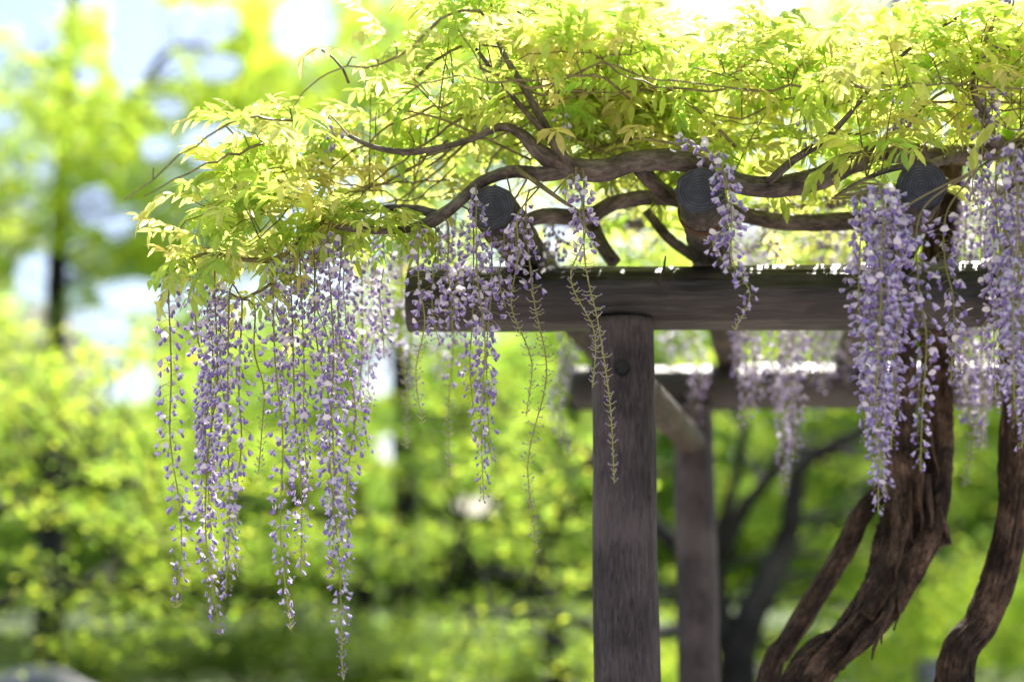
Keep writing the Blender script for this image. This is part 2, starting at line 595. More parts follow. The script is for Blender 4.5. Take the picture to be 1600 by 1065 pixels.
def limb(name, px, vine, base, nseg=14, step=0.02, mat=None, amp=0.16, strands=4, tw=3.0, world_pts=None, seed=0.0):
    """px: list of (px, py, Y, width in photo pixels)"""
    pts, rad = [], []
    for (x, y, Y, wd) in px:
        pts.append(P(x, y, Y)); rad.append(wd / FPX * Y / 2)
    if world_pts:
        for (q, r) in world_pts:
            pts.append(np.array(q)); rad.append(r)
    Q, W = smooth_path(pts, rad, step)
    mb = MB()
    tube(mb, Q, W, nseg, bark_rough(seed, amp, strands, tw))
    LIMBS.append(Q)
    LIMB_PATHS.append((Q, W))
    return obj(name, mb, mat or M_BRANCH, vine, base)


LIMBS = []
LIMB_PATHS = []
# main trunk, from the canopy down to the ground
limb('trunk', [(1478, 230, 3.450, 46), (1466, 420, 3.550, 46), (1464, 600, 3.600, 42), (1462, 690, 3.620, 48), (1440, 745, 3.620, 70), (1424, 797, 3.620, 74), (1408, 850, 3.600, 68), (1378, 930, 3.580, 58), (1322, 1000, 3.560, 50), (1256, 1070, 3.560, 60)],
     vine_a, base_a, 96, 0.006, M_BARK, 0.34, 7, 2.2, [((0.52, 3.570, 0.85), 0.085), ((0.38, 3.580, 0.45), 0.10), (( 0.30, 3.600, -0.05), 0.135)], 2.0)
# second strand of the same trunk, leaving a hollow in between
limb('strand', [(1405, 430, 3.500, 30), (1412, 560, 3.500, 36), (1408, 660, 3.510, 40), (1412, 740, 3.530, 52), (1420, 800, 3.540, 50), (1400, 880, 3.540, 30), (1352, 962, 3.520, 20)], vine_a, base_a, 24, 0.012, M_BARK, 0.30, 4, 4.0, None, 5.0)
limb('strand', [(1478, 700, 3.540, 14), (1466, 790, 3.500, 34), (1440, 865, 3.490, 34), (1410, 930, 3.490, 24), (1362, 995, 3.480, 17), (1300, 1050, 3.500, 9)], vine_a, base_a, 20, 0.012, M_BARK, 0.32, 4, 5.0, None, 6.0)
# thin side stem
limb('stem', [(1408, 735, 3.650, 28), (1350, 797, 3.670, 29), (1322, 855, 3.680, 29), (1275, 930, 3.680, 30), (1232, 1000, 3.680, 30), (1198, 1075, 3.680, 32)], vine_a, base_a, 24, 0.015, M_BARK, 0.20, 4, 2.0,
     [((0.58, 3.670, 0.75), 0.033), ((0.42, 3.650, 0.30), 0.038), ((0.36, 3.640, -0.05), 0.05)], 9.0)
# stub of a cut limb
limb('cut_stub', [(1440, 770, 3.540, 34), (1462, 815, 3.520, 34), (1472, 852, 3.510, 30)], vine_a, base_a, 14, 0.012, M_BARK, 0.2, 3, 2, None, 12.0)
# right trunk
limb('trunk', [(1600, 240, 3.400, 40), (1590, 420, 3.480, 44), (1588, 560, 3.500, 46), (1592, 640, 3.500, 50), (1586, 720, 3.500, 50), (1584, 790, 3.500, 45), (1566, 880, 3.500, 46), (1534, 970, 3.500, 47), (1490, 1065, 3.500, 52)],
     vine_b, base_b, 72, 0.007, M_BARK, 0.20, 3, 1.0, [((1.08, 3.550, 0.75), 0.055), ((1.02, 3.650, 0.3), 0.06), ((1.02, 3.700, -0.05), 0.075)], 15.0)
# hanging bark shreds
M_SHRED = wood('bark_shred', [(0.3, (0.02, 0.012, 0.009)), (0.55, (0.075, 0.047, 0.033)), (0.75, (0.17, 0.11, 0.078))], (160, 160, 14), 0.8, 0.8, 0.2)
rs = random.Random(31)
for (x0, y0, x1, y1, wd) in [(1400, 930, 1362, 1030, 12), (1412, 905, 1398, 985, 11), (1388, 950, 1376, 1004, 8), (1452, 850, 1440, 905, 9), (1436, 705, 1441, 830, 16), (1424, 745, 1426, 850, 12),
                             (1452, 740, 1456, 860, 14), (1408, 770, 1398, 860, 10), (1466, 770, 1480, 848, 16), (1445, 640, 1470, 752, 9), (1420, 800, 1400, 905, 13), (1380, 880, 1330, 960, 11), (1345, 950, 1290, 1010, 12)]:
    Y = 3.475 + rs.uniform(-0.01, 0.015)
    n = 7
    V = []
    for i in range(n):
        t = i / (n - 1)
        x = x0 + (x1 - x0) * t + rs.uniform(-3, 3)
        y = y0 + (y1 - y0) * t
        c = P(x, y, Y - 0.02 * math.sin(t * 3) + 0.01 * t)
        h = wd / FPX * Y / 2 * (1 - 0.75 * t ** 2) * rs.uniform(0.7, 1.15)
        for sx, dy in ((-1, 0.004), (0, -0.005), (1, 0.006), (0, 0.006)):
            V.append(c + np.array((sx * h, dy, rs.uniform(-0.003, 0.003))))
    F = []
    for i in range(n - 1):
        for k in range(4):
            F.append((i * 4 + k, i * 4 + (k + 1) % 4, i * 4 + 4 + (k + 1) % 4, i * 4 + 4 + k))
    mb = MB(); mb.add(V, [np.array(F), np.array((3, 2, 1, 0)), np.array((0, 1, 2, 3)) + 4 * (n - 1)])
    obj('bark_strip', mb, M_SHRED, vine_a, base_a)


def plates(Q, W, n, seed, vine, base):
    """loose flakes of bark lifting off a trunk"""
    r_ = random.Random(seed)
    for k in range(n):
        i0 = r_.randrange(4, len(Q) - 40)
        ln = r_.randrange(8, 26)
        a = r_.uniform(math.pi * 0.95, math.pi * 2.05)
        w0 = r_.uniform(0.10, 0.28)
        V = []
        m = 5
        for q in range(m):
            i = min(len(Q) - 2, i0 + int(ln * q / (m - 1)))
            t = Q[i + 1] - Q[i - 1]; t /= np.linalg.norm(t)
            e1 = np.cross(t, (0, 1.0, 0)); e1 /= np.linalg.norm(e1)
            e2 = np.cross(t, e1)
            if e2[1] > 0:
                e2 = -e2
            lift = 1.02 + 0.10 * (q / (m - 1)) ** 2 * r_.uniform(0.5, 1.8)
            hw = w0 * (1 - 0.6 * abs(2 * q / (m - 1) - 1)) * r_.uniform(0.7, 1.2)
            for da, rr in ((-hw, lift), (0, lift + 0.07), (hw, lift), (0, lift - 0.05)):
                b_ = a - math.pi + da
                V.append(Q[i] + W[i] * rr * (math.cos(b_) * e1 + math.sin(b_) * e2))
        F = [(q * 4 + u, q * 4 + (u + 1) % 4, q * 4 + 4 + (u + 1) % 4, q * 4 + 4 + u) for q in range(m - 1) for u in range(4)]
        mb = MB(); mb.add(V, [np.array(F), np.array((3, 2, 1, 0)), np.array((0, 1, 2, 3)) + 4 * (m - 1)])
        obj('bark_strip', mb, M_SHRED, vine, base)


plates(*LIMB_PATHS[0], 60, 51, vine_a, base_a)
plates(*LIMB_PATHS[3], 14, 52, vine_a, base_a)
plates(*LIMB_PATHS[5], 26, 53, vine_b, base_b)

# ------------------------------------------------------------------ wisteria: limbs over the pergola
BR = [
    # main arm
    ([(1640, 225, 3.35, 30), (1490, 243, 3.25, 30), (1400, 238, 3.18, 34), (1335, 252, 3.12, 38), (1275, 280, 3.07, 37), (1200, 293, 3.05, 34), (1150, 286, 3.05, 32), (1095, 258, 3.06, 32), (1040, 250, 3.05, 36), (985, 254, 3.04, 34), (935, 266, 3.03, 36), (880, 258, 3.02, 34), (840, 235, 3.0, 25), (812, 208, 3.0, 18), (783, 198, 3.0, 14), (745, 214, 3.0, 10), (700, 228, 2.99, 9), (640, 238, 2.98, 11), (585, 230, 2.97, 8), (545, 212, 2.96, 6)], vine_a),
    ([(905, 262, 3.03, 26), (850, 272, 3.02, 24), (800, 268, 3.03, 20), (752, 285, 3.04, 18), (715, 318, 3.05, 18), (678, 344, 3.04, 22), (640, 358, 3.03, 12), (590, 360, 3.02, 12), (540, 356, 3.0, 10), (505, 346, 3.0, 7)], vine_a),
    ([(690, 338, 3.05, 16), (650, 327, 3.06, 14), (600, 326, 3.07, 12), (555, 335, 3.08, 8)], vine_a),
    ([(1420, 330, 3.3, 30), (1330, 345, 3.3, 30), (1215, 346, 3.3, 26), (1120, 325, 3.3, 24), (1040, 308, 3.3, 26), (965, 315, 3.28, 24), (915, 338, 3.25, 26), (850, 338, 3.22, 24), (805, 350, 3.22, 18), (770, 345, 3.22, 12)], vine_a),
    ([(1000, 262, 3.05, 26), (1020, 285, 3.1, 24), (1045, 305, 3.2, 26), (1075, 318, 3.3, 20)], vine_a),
    ([(420, 408, 3.0, 9), (375, 404, 3.0, 8), (340, 396, 2.99, 6), (300, 402, 2.98, 5), (262, 430, 2.97, 4)], vine_a),
    ([(505, 346, 3.0, 7), (470, 372, 3.0, 8), (445, 398, 3.0, 8), (420, 408, 3.0, 9)], vine_a),
    ([(430, 440, 3.0, 5), (405, 455, 3.0, 6), (378, 468, 3.0, 5)], vine_a),
    # upright shoots from the main arm
    ([(905, 268, 3.0, 13), (872, 232, 2.98, 15), (843, 180, 2.97, 14), (812, 125, 2.95, 12), (786, 82, 2.94, 9), (772, 40, 2.93, 6), (765, -20, 2.92, 4)], vine_a),
    ([(862, 222, 2.98, 10), (835, 190, 2.95, 9), (800, 150, 2.93, 8), (770, 112, 2.92, 7), (744, 76, 2.91, 6)], vine_a),
    ([(1200, 285, 3.02, 13), (1240, 250, 3.0, 14), (1290, 218, 2.98, 12), (1330, 175, 2.95, 8), (1380, 115, 2.93, 7), (1440, 62, 2.91, 6), (1510, 20, 2.9, 5)], vine_a),
    ([(805, 262, 2.98, 8), (845, 290, 2.96, 8), (880, 315, 2.95, 6), (905, 330, 2.94, 4)], vine_a),
    ([(1120, 255, 3.0, 6), (1075, 232, 2.95, 5), (1040, 222, 2.94, 4), (990, 216, 2.94, 3)], vine_a),
    ([(1500, 240, 3.2, 16), (1450, 258, 3.05, 14), (1400, 262, 2.95, 10), (1340, 285, 2.9, 5), (1300, 310, 2.88, 3)], vine_a),
    ([(1090, 405, 3.36, 16), (1045, 372, 3.4, 18), (1010, 330, 3.42, 14)], vine_a),
    ([(960, 410, 3.42, 22), (935, 375, 3.45, 24), (918, 335, 3.45, 20)], vine_a),
    ([(1470, 280, 3.45, 26), (1300, 315, 3.8, 24), (1180, 330, 4.0, 22), (1000, 350, 4.2, 18), (850, 345, 4.4, 14)], vine_a),
    ([(1600, 300, 3.4, 26), (1480, 300, 4.3, 22), (1300, 380, 4.6, 18), (1150, 400, 4.8, 14)], vine_b),
    ([(1600, 240, 3.4, 36), (1560, 225, 3.3, 26), (1540, 190, 3.0, 14), (1520, 120, 2.92, 8), (1560, 20, 2.9, 6)], vine_b),
    ([(1600, 240, 3.4, 34), (1625, 225, 3.15, 22), (1610, 235, 2.9, 12), (1565, 240, 2.75, 7), (1530, 262, 2.7, 4)], vine_b),
]
for k, (px, v) in enumerate(BR):
    wmax = max(q[3] for q in px)
    limb('branch', px, v, base_a if v is vine_a else base_b, 18 if wmax > 15 else 8, 0.014 if wmax > 15 else 0.025, M_BRANCH if wmax > 9 else M_TWIG, 0.16, 3, 3.0, None, 30.0 + k)

# ------------------------------------------------------------------ canopy: lianas and shoots
TOP = np.array([(215, 352), (270, 292), (330, 270), (375, 230), (420, 165), (470, 132), (560, 98), (640, 60), (700, 15), (760, -25), (860, -10), (920, 25), (1000, 25), (1060, 50), (1100, 85), (1150, 85), (1230, 50), (1300, 45), (1400, 12), (1500, -15), (1650, -40), (1800, -40)])
BOT = np.array([(215, 395), (260, 435), (330, 450), (400, 420), (470, 380), (520, 350), (600, 318), (680, 285), (760, 245), (900, 225), (1050, 215), (1150, 225), (1300, 240), (1400, 262), (1500, 255), (1650, 235), (1800, 235)])
YREF = 3.05
XEND = P(212, 350, YREF)[0]
XL = P(278, 350, YREF)[0]
XT = np.array([P(x, y, YREF)[0] for x, y in TOP]); ZT = np.array([P(x, y, YREF)[2] for x, y in TOP])
XB = np.array([P(x, y, YREF)[0] for x, y in BOT]); ZB = np.array([P(x, y, YREF)[2] for x, y in BOT])
rc = random.Random(5)


def slab(x, Y):
    """height range of the foliage over a spot of the pergola"""
    xs = x - (Y - YREF) * 0.22
    zt, z0 = float(np.interp(xs, XT, ZT)), float(np.interp(xs, XB, ZB))
    zt += 0.09 * noise.noise(Vector((x * 7.0, Y * 5.0, 1.7)))
    if Y < YREF:                 # the canopy thins out towards its front edge
        zt = CAM_Z + (zt - CAM_Z) * Y / YREF
        z0 = min(z0, zt - 0.06)
    if Y > 3.4:
        z0 = z0 * 0.6 + 0.4 * (zb + 0.05)
        zt -= 0.02 * (Y - 3.4)
    return z0, zt, xs


LIANA = []
lm_a = []
for k in range(84):
    Y = rc.choice([rc.uniform(2.78, 3.3), rc.uniform(2.85, 3.6), rc.uniform(3.2, 5.2)])
    x = rc.uniform(XL + 0.05, 1.35) + (Y - YREF) * 0.22
    pts = []
    ang = rc.choice([math.pi, math.pi, 0]) + rc.gauss(0, 0.45)
    L = rc.uniform(0.5, 1.0)
    h = rc.uniform(0.15, 0.7)
    ok = True
    for i in range(6):
        z0, zt, xs = slab(x, Y)
        if xs < XL + 0.03:
            break
        pts.append(np.array((x, Y, z0 + (zt - z0) * max(0.05, min(0.8, h + rc.gauss(0, 0.08))))))
        ang += rc.gauss(0, 0.25)
        x += math.cos(ang) * L / 5
        Y = max(2.72, min(5.3, Y + math.sin(ang) * L / 5))
    if len(pts) < 3:
        continue
    Q, W = smooth_path(pts, np.linspace(rc.uniform(0.002, 0.0038), 0.0012, len(pts)), 0.03)
    Q[1:-1] += np.array([[rc.gauss(0, 0.004) for _ in range(3)] for _ in range(len(Q) - 2)])
    LIANA.append(Q)
    lm_a.append((Q, W))
xm = 0.82                       # the right trunk carries what grows beyond this line
mba, mbb = MB(), MB()
for Q, W in lm_a:
    tube(mba if Q[:, 0].mean() < xm else mbb, Q, W, 6)
ALLP = np.concatenate(LIANA + [q for q in LIMBS[6:]])

# compound leaves -----------------------------------------------------------
def leaflet(mb, p, d, up, l, wd, tint, curl):
    d = d / np.linalg.norm(d)
    side = np.cross(up, d); side /= np.linalg.norm(side) + 1e-9
    nrm = np.cross(d, side)
    mid = []
    q = p.copy(); dd = d.copy()
    for t in range(4):
        mid.append(q.copy())
        q = q + dd * l / 3
        dd = dd + np.array((0, 0, -1.0)) * curl; dd /= np.linalg.norm(dd)
    fold = 0.30
    A, B = wd * 0.42, wd * 0.5
    V = [mid[0], mid[1], mid[2], mid[3],
         mid[1] + side * B + nrm * fold * B, mid[2] + side * A + nrm * fold * A,
         mid[1] - side * B + nrm * fold * B, mid[2] - side * A + nrm * fold * A]
    mb.add(V, [np.array([(0, 1, 4), (2, 3, 5), (0, 6, 1), (2, 7, 3)]), np.array([(1, 2, 5, 4), (1, 6, 7, 2)])], tint)


def compound_leaf(seed):
    r = random.Random(seed)
    mb = MB()
    L = r.uniform(0.10, 0.17)
    n = r.choice([5, 5, 6, 7])
    droop = r.uniform(0.02, 0.62)
    young = r.random()
    base = np.array((0.50, 0.63, 0.10)) * r.uniform(0.88, 1.08)
    if young > 0.55:
        base = np.array((0.64, 0.67, 0.18))
    if young > 0.9:
        base = np.array((0.67, 0.60, 0.20))
    if young < 0.16:
        base = np.array((0.34, 0.52, 0.07))
    pts = []
    p = np.zeros(3); a = r.uniform(0.2, 0.5)
    m = n + 2
    for i in range(m):
        pts.append(p.copy())
        p = p + np.array((math.cos(a), 0.06 * math.sin(i * 1.3 + seed), math.sin(a))) * L / (m - 1)
        a -= droop * 0.42
    pts = np.array(pts)
    tube(mb, pts, np.linspace(0.0011, 0.0006, m), 3, None, np.array((0.45, 0.42, 0.10)), False)
    dn = np.array((0, 0, -1.0))
    for i in range(2, m):
        dr = pts[i] - pts[i - 1]; dr /= np.linalg.norm(dr)
        f = 0.75 + 0.35 * math.sin((i - 1) / (m - 1) * math.pi)
        for s in (-1, 1):
            l = r.uniform(0.038, 0.058) * f
            d = dr * r.uniform(0.35, 0.75) + np.array((0, s, 0)) * r.uniform(0.55, 0.9) + dn * r.uniform(0.0, 0.65) * (0.45 + droop)
            tint = base * r.uniform(0.82, 1.15)
            leaflet(mb, pts[i], d, np.array((0, 0, 1.0)) + 0.4 * np.array((r.gauss(0, 1), r.gauss(0, 1), 0)), l, l * r.uniform(0.26, 0.34), tint, r.uniform(0.05, 0.3))
    l = r.uniform(0.042, 0.058)
    leaflet(mb, pts[-1], pts[-1] - pts[-2] + dn * 0.2, np.array((0.1, 0, 1.0)), l, l * 0.32, base, 0.15)
    return mb


LEAFV = [compound_leaf(100 + i) for i in range(24)]
LEAFM = [v.mesh('leaf', False) for v in LEAFV]
for me in LEAFM:
    me.materials.append(M_LEAF)


class Packed:
    """variant geometry as arrays, to be stamped many times"""
    def __init__(self, mb):
        self.V = np.concatenate(mb.V); self.T = np.concatenate(mb.T)[:, :3]
        self.F = mb.F


LEAFP = [Packed(v) for v in LEAFV]


def stamp(mb, pk, R3, s, loc, mul=1.0):
    mb.add(pk.V @ (R3.T * s) + loc, pk.F, np.clip(pk.T * mul, 0, 1))


leaves = []
cand = []
for Q in LIANA:
    for i in range(len(Q)):
        cand.append(Q[i])
for Q in LIMBS[6:]:
    if Q[:, 1].mean() < 3.35:
        for i in range(0, len(Q), 3):
            cand.append(Q[i])
cand = np.array(cand)
NSH = 400
tries = 0
nsh = 0
while nsh < NSH and tries < 6000:
    tries += 1
    p = cand[rc.randrange(len(cand))]
    z0, zt, xs = slab(p[0], p[1])
    if p[2] > zt - 0.03 or xs < XL + 0.02:
        continue
    if xs < 0.1 and rc.random() < 0.38:
        continue
    L = rc.uniform(0.05, 0.24)
    L = min(L, max(0.03, zt - p[2] - 0.06))
    yaw = rc.uniform(0, 2 * math.pi)
    if xs < XL + 0.35:
        yaw = math.pi + rc.gauss(0, 0.9)
    el = rc.uniform(0.3, 1.35)
    d = np.array((math.cos(yaw) * math.cos(el), math.sin(yaw) * math.cos(el), math.sin(el)))
    tip = p + d * L
    if tip[1] < 2.62 or tip[0] - (tip[1] - YREF) * 0.22 < XL - 0.02:
        continue
    bend = p + d * L * 0.5 + np.array((0, 0, 0.01))
    own = mba if p[0] < xm else mbb
    tube(own, [p, bend, tip], [0.0018, 0.0015, 0.0010], 4, None, None, False)
    n = rc.choice([3, 4, 4, 5, 6])
    y0 = rc.uniform(0, 6.28)
    for k in range(n):
        t = 0.35 + 0.65 * (k + 1) / n
        q = p + (tip - p) * t
        yw = y0 + k * 2.4 + rc.gauss(0, 0.3)
        pt = rc.uniform(-0.25, 0.8) + (0.4 if k == n - 1 else 0)
        leaves.append((q, yw, pt, rc.gauss(0, 0.25), rc.uniform(0.68, 1.15), rc.randrange(len(LEAFV)), p[0] < xm))
    nsh += 1
# arching leaves out of the overhanging left end
for (x, y, Y, yw, pt) in [(300, 330, 2.98, 3.3, 0.3), (285, 365, 2.97, 3.0, 0.1), (315, 300, 2.99, 2.9, 0.5), (340, 290, 3.0, 3.5, 0.6), (300, 400, 2.96, 3.4, -0.3), (330, 400, 2.95, 4.2, -0.4), (360, 370, 2.95, 4.6, -0.2),
                          (280, 430, 2.97, 3.6, -0.5), (390, 250, 2.98, 3.3, 0.5), (430, 240, 2.97, 4.0, 0.5), (320, 350, 2.94, 4.8, 0.2), (400, 330, 2.93, 4.4, 0.2), (450, 330, 2.93, 4.9, 0.2), (470, 150, 3.0, 3.2, 0.2), (440, 175, 3.0, 3.0, 0.4),
                          (700, 40, 2.95, 3.6, 0.5), (735, 60, 2.93, 4.0, 0.4), (770, 20, 2.92, 4.6, 0.6), (800, 60, 2.93, 5.5, 0.4), (770, 40, 2.92, 2.2, 0.7)]:
    for k in range(2):
        leaves.append((P(x + (34 if x < 420 else 0) + rc.uniform(-8, 8), y + rc.uniform(-8, 8), Y), yw + rc.gauss(0, 0.25), pt + rc.gauss(0, 0.2), rc.gauss(0, 0.2), rc.uniform(0.8, 1.1), rc.randrange(len(LEAFV)), True))
# leaves sitting along the low outer stems
for Q in (LIMBS[11], LIMBS[12], LIMBS[13], LIMBS[7][len(LIMBS[7]) * 2 // 3:]):
    for q in Q[::2] if len(Q) > 14 else Q:
        for k in range(3):
            leaves.append((q, rc.uniform(0, 6.28), rc.uniform(-0.35, 0.75), rc.gauss(0, 0.25), rc.uniform(0.6, 1.0), rc.randrange(len(LEAFV)), True))
obj('shoot', mba, M_TWIG, vine_a, base_a, kind='stuff')
obj('shoot', mbb, M_TWIG, vine_b, base_b, kind='stuff')


def in_view(q):
    yy = q[1]
    return abs(q[0] / yy * FPX) < 830 and (q[2] - CAM_Z) / yy * FPX < 900


order = sorted(range(len(leaves)), key=lambda i: (not in_view(leaves[i][0]), leaves[i][0][1]))
cnt = {True: 0, False: 0}
rest = {True: MB(), False: MB()}
for i in order:
    q, yw, pt, ro, s, v, isa = leaves[i]
    if to_px(q)[0] < 250 or to_px(q + np.array((math.cos(yw), math.sin(yw), 0)) * 0.17 * s)[0] < 198:
        continue
    z0, zt, xs = slab(q[0], q[1])
    if xs < -0.12 and q[2] + 0.07 * max(0.0, math.sin(pt + 0.35)) > zt - 0.015:
        continue
    R3 = rot(yw, pt, ro)
    lim = 230 if isa else 70
    if cnt[isa] < lim:
        o = bpy.data.objects.new('leaf', LEAFM[v])
        COL.objects.link(o)
        o.parent = vine_a if isa else vine_b
        bs = base_a if isa else base_b
        o.matrix_local = mat4(R3, s, q - np.array(bs))
        cnt[isa] += 1
    else:
        stamp(rest[isa], LEAFP[v], R3, s, q, rc.uniform(0.86, 1.12))
obj('foliage', rest[True], M_LEAF, vine_a, base_a, False, 'stuff')
obj('foliage', rest[False], M_LEAF, vine_b, base_b, False, 'stuff')
print('leaves', len(leaves), 'shoots', nsh)

# ------------------------------------------------------------------ flowers
def petal_fan(mb, size, cup, back, tint, nv=7, wide=1.0):
    """broad standing petal, cupped, at the flower's back"""
    V = [(0, 0, 0)]
    for ring, f in ((0.55, 0.5), (1.0, 1.0)):
        for k in range(nv):
            a = math.pi * (0.02 + 0.96 * k / (nv - 1))
            y = math.cos(a) * size * 0.62 * wide * ring
            z = (0.30 + math.sin(a) * 0.75) * size * ring
            x = -back * size * ring ** 2 + cup * (y / size) ** 2 * size
            V.append((x, y, z))
    F = []
    tris = [(0, 1 + k, 2 + k) for k in range(nv - 1)]
    quads = [(1 + k, 1 + nv + k, 2 + nv + k, 2 + k) for k in range(nv - 1)]
    n = len(V)
    T = np.repeat(np.array(tint)[None], n, 0)
    T[0] = (0.86, 0.86, 0.62)
    T[1:1 + nv] = np.array(tint) * 1.06
    mb.add(V, [np.array(tris), np.array(quads)], np.clip(T, 0, 1))


def drop(mb, L, r, dirv, tint0, tint1, n=6):
    """boat-shaped keel with its wings"""
    d = np.array(dirv, float); d /= np.linalg.norm(d)
    e1 = np.cross(d, (0, 1.0, 0)); e1 /= np.linalg.norm(e1)
    e2 = np.cross(d, e1)
    th = np.linspace(0, 2 * math.pi, n, endpoint=False)
    V = [np.zeros((1, 3))]
    for t, f in ((0.35, 0.85), (0.75, 1.0)):
        V.append(d * L * t + np.outer(np.cos(th) * r * f * 1.15, e1) + np.outer(np.sin(th) * r * f * 0.75, e2))
    V.append((d * L + e1 * r * -0.4)[None])
    V = np.concatenate(V)
    j = np.arange(n)
    T = np.zeros((2 + 2 * n, 3))
    T[0] = tint0; T[1:1 + n] = (np.array(tint0) + np.array(tint1)) / 2; T[1 + n:] = tint1
    mb.add(V, [np.stack([np.zeros(n, int), 1 + (j + 1) % n, 1 + j], 1), np.stack([1 + n + j, 1 + n + (j + 1) % n, np.full(n, 1 + 2 * n)], 1),
               np.stack([1 + j, 1 + (j + 1) % n, 1 + n + (j + 1) % n, 1 + n + j], 1)], T)


def bell(mb, L, r0, r1, wrap, tint_a, tint_b, n=7):
    """standing petal wrapped like half a bell round the keel; x is the flower's axis"""
    V, T = [], []
    for t, rr in ((0.0, 0.0016), (0.45, r0), (1.0, r1)):
        for k in range(n):
            a = wrap * (2 * k / (n - 1) - 1)
            lip = 1 + (0.10 * math.cos(a * 2.0) if t == 1.0 else 0)
            V.append((L * t * lip, math.sin(a) * rr, math.cos(a) * rr))
            T.append(np.array(tint_a) * (1 - t) + np.array(tint_b) * t)
    F = [(i * n + k, i * n + k + 1, i * n + n + k + 1, i * n + n + k) for i in range(2) for k in range(n - 1)]
    mb.add(V, [np.array(F)], np.clip(np.array(T), 0, 1))


def flower(seed, openness):
    r = random.Random(seed)
    mb = MB()
    pale = np.array((0.88, 0.81, 0.96)) * r.uniform(0.92, 1.08)
    if r.random() < 0.3:
        pale = np.array((0.92, 0.86, 0.97))
    vio = np.array((0.40, 0.28, 0.72)) * r.uniform(0.85, 1.15)
    drop(mb, 0.005, 0.0017, (1, 0, -0.1), (0.16, 0.12, 0.07), (0.26, 0.17, 0.26), 5)      # calyx
    if 0.25 < openness < 1.0:
        L = 0.0135 * (0.6 + 0.4 * openness)
        bell(mb, L, 0.0040 * openness * 1.2, 0.0068 * openness * r.uniform(0.85, 1.2), r.uniform(1.6, 2.3), pale, pale * 0.78 + vio * 0.12 + 0.05)
        drop(mb, L * r.uniform(1.1, 1.3), 0.0036 * (0.5 + 0.5 * openness), (1, 0, r.uniform(-0.35, -0.1)), vio * 0.7 + pale * 0.3, vio)
    elif openness > 0.25:
        s = 0.0145 * openness
        m2 = MB()
        petal_fan(m2, s, r.uniform(0.1, 0.6), r.uniform(-0.25, 0.35), pale)
        V = np.concatenate(m2.V)
        a = r.uniform(-0.2, 0.5)
        V = V @ np.array(((math.cos(a), 0, math.sin(a)), (0, 1, 0), (-math.sin(a), 0, math.cos(a))))
        mb.add(V + np.array((0.0035, 0, -0.001)), m2.F, np.concatenate(m2.T)[:, :3])
        drop(mb, 0.0145 * openness, 0.0043 * openness, (1, 0, r.uniform(-0.5, 0.1)), vio * 0.6 + pale * 0.4, vio)
    else:
        drop(mb, 0.011 * (0.5 + openness), 0.0026, (1, 0, 0.1), pale * 0.7, vio)
    return mb


FLOW = {'open': [flower(300 + i, 1.0) for i in range(2)] + [flower(310 + i, 0.9) for i in range(4)] + [flower(350 + i, 0.78) for i in range(3)], 'half': [flower(320 + i, 0.6) for i in range(4)], 'bud': [flower(330 + i, 0.15) for i in range(3)]}
FLOWP = {k: [Packed(v) for v in vv] for k, vv in FLOW.items()}
FLOWM = {k: [v.mesh('flower', True) for v in vv] for k, vv in FLOW.items()}
for vv in FLOWM.values():
    for me in vv:
        me.materials.append(M_PETAL)
GREEN = np.array((0.42, 0.46, 0.10))
BROWN = np.array((0.26, 0.20, 0.12))
PALE_G = np.array((0.58, 0.55, 0.30))
rf = random.Random(77)
budget = [300]


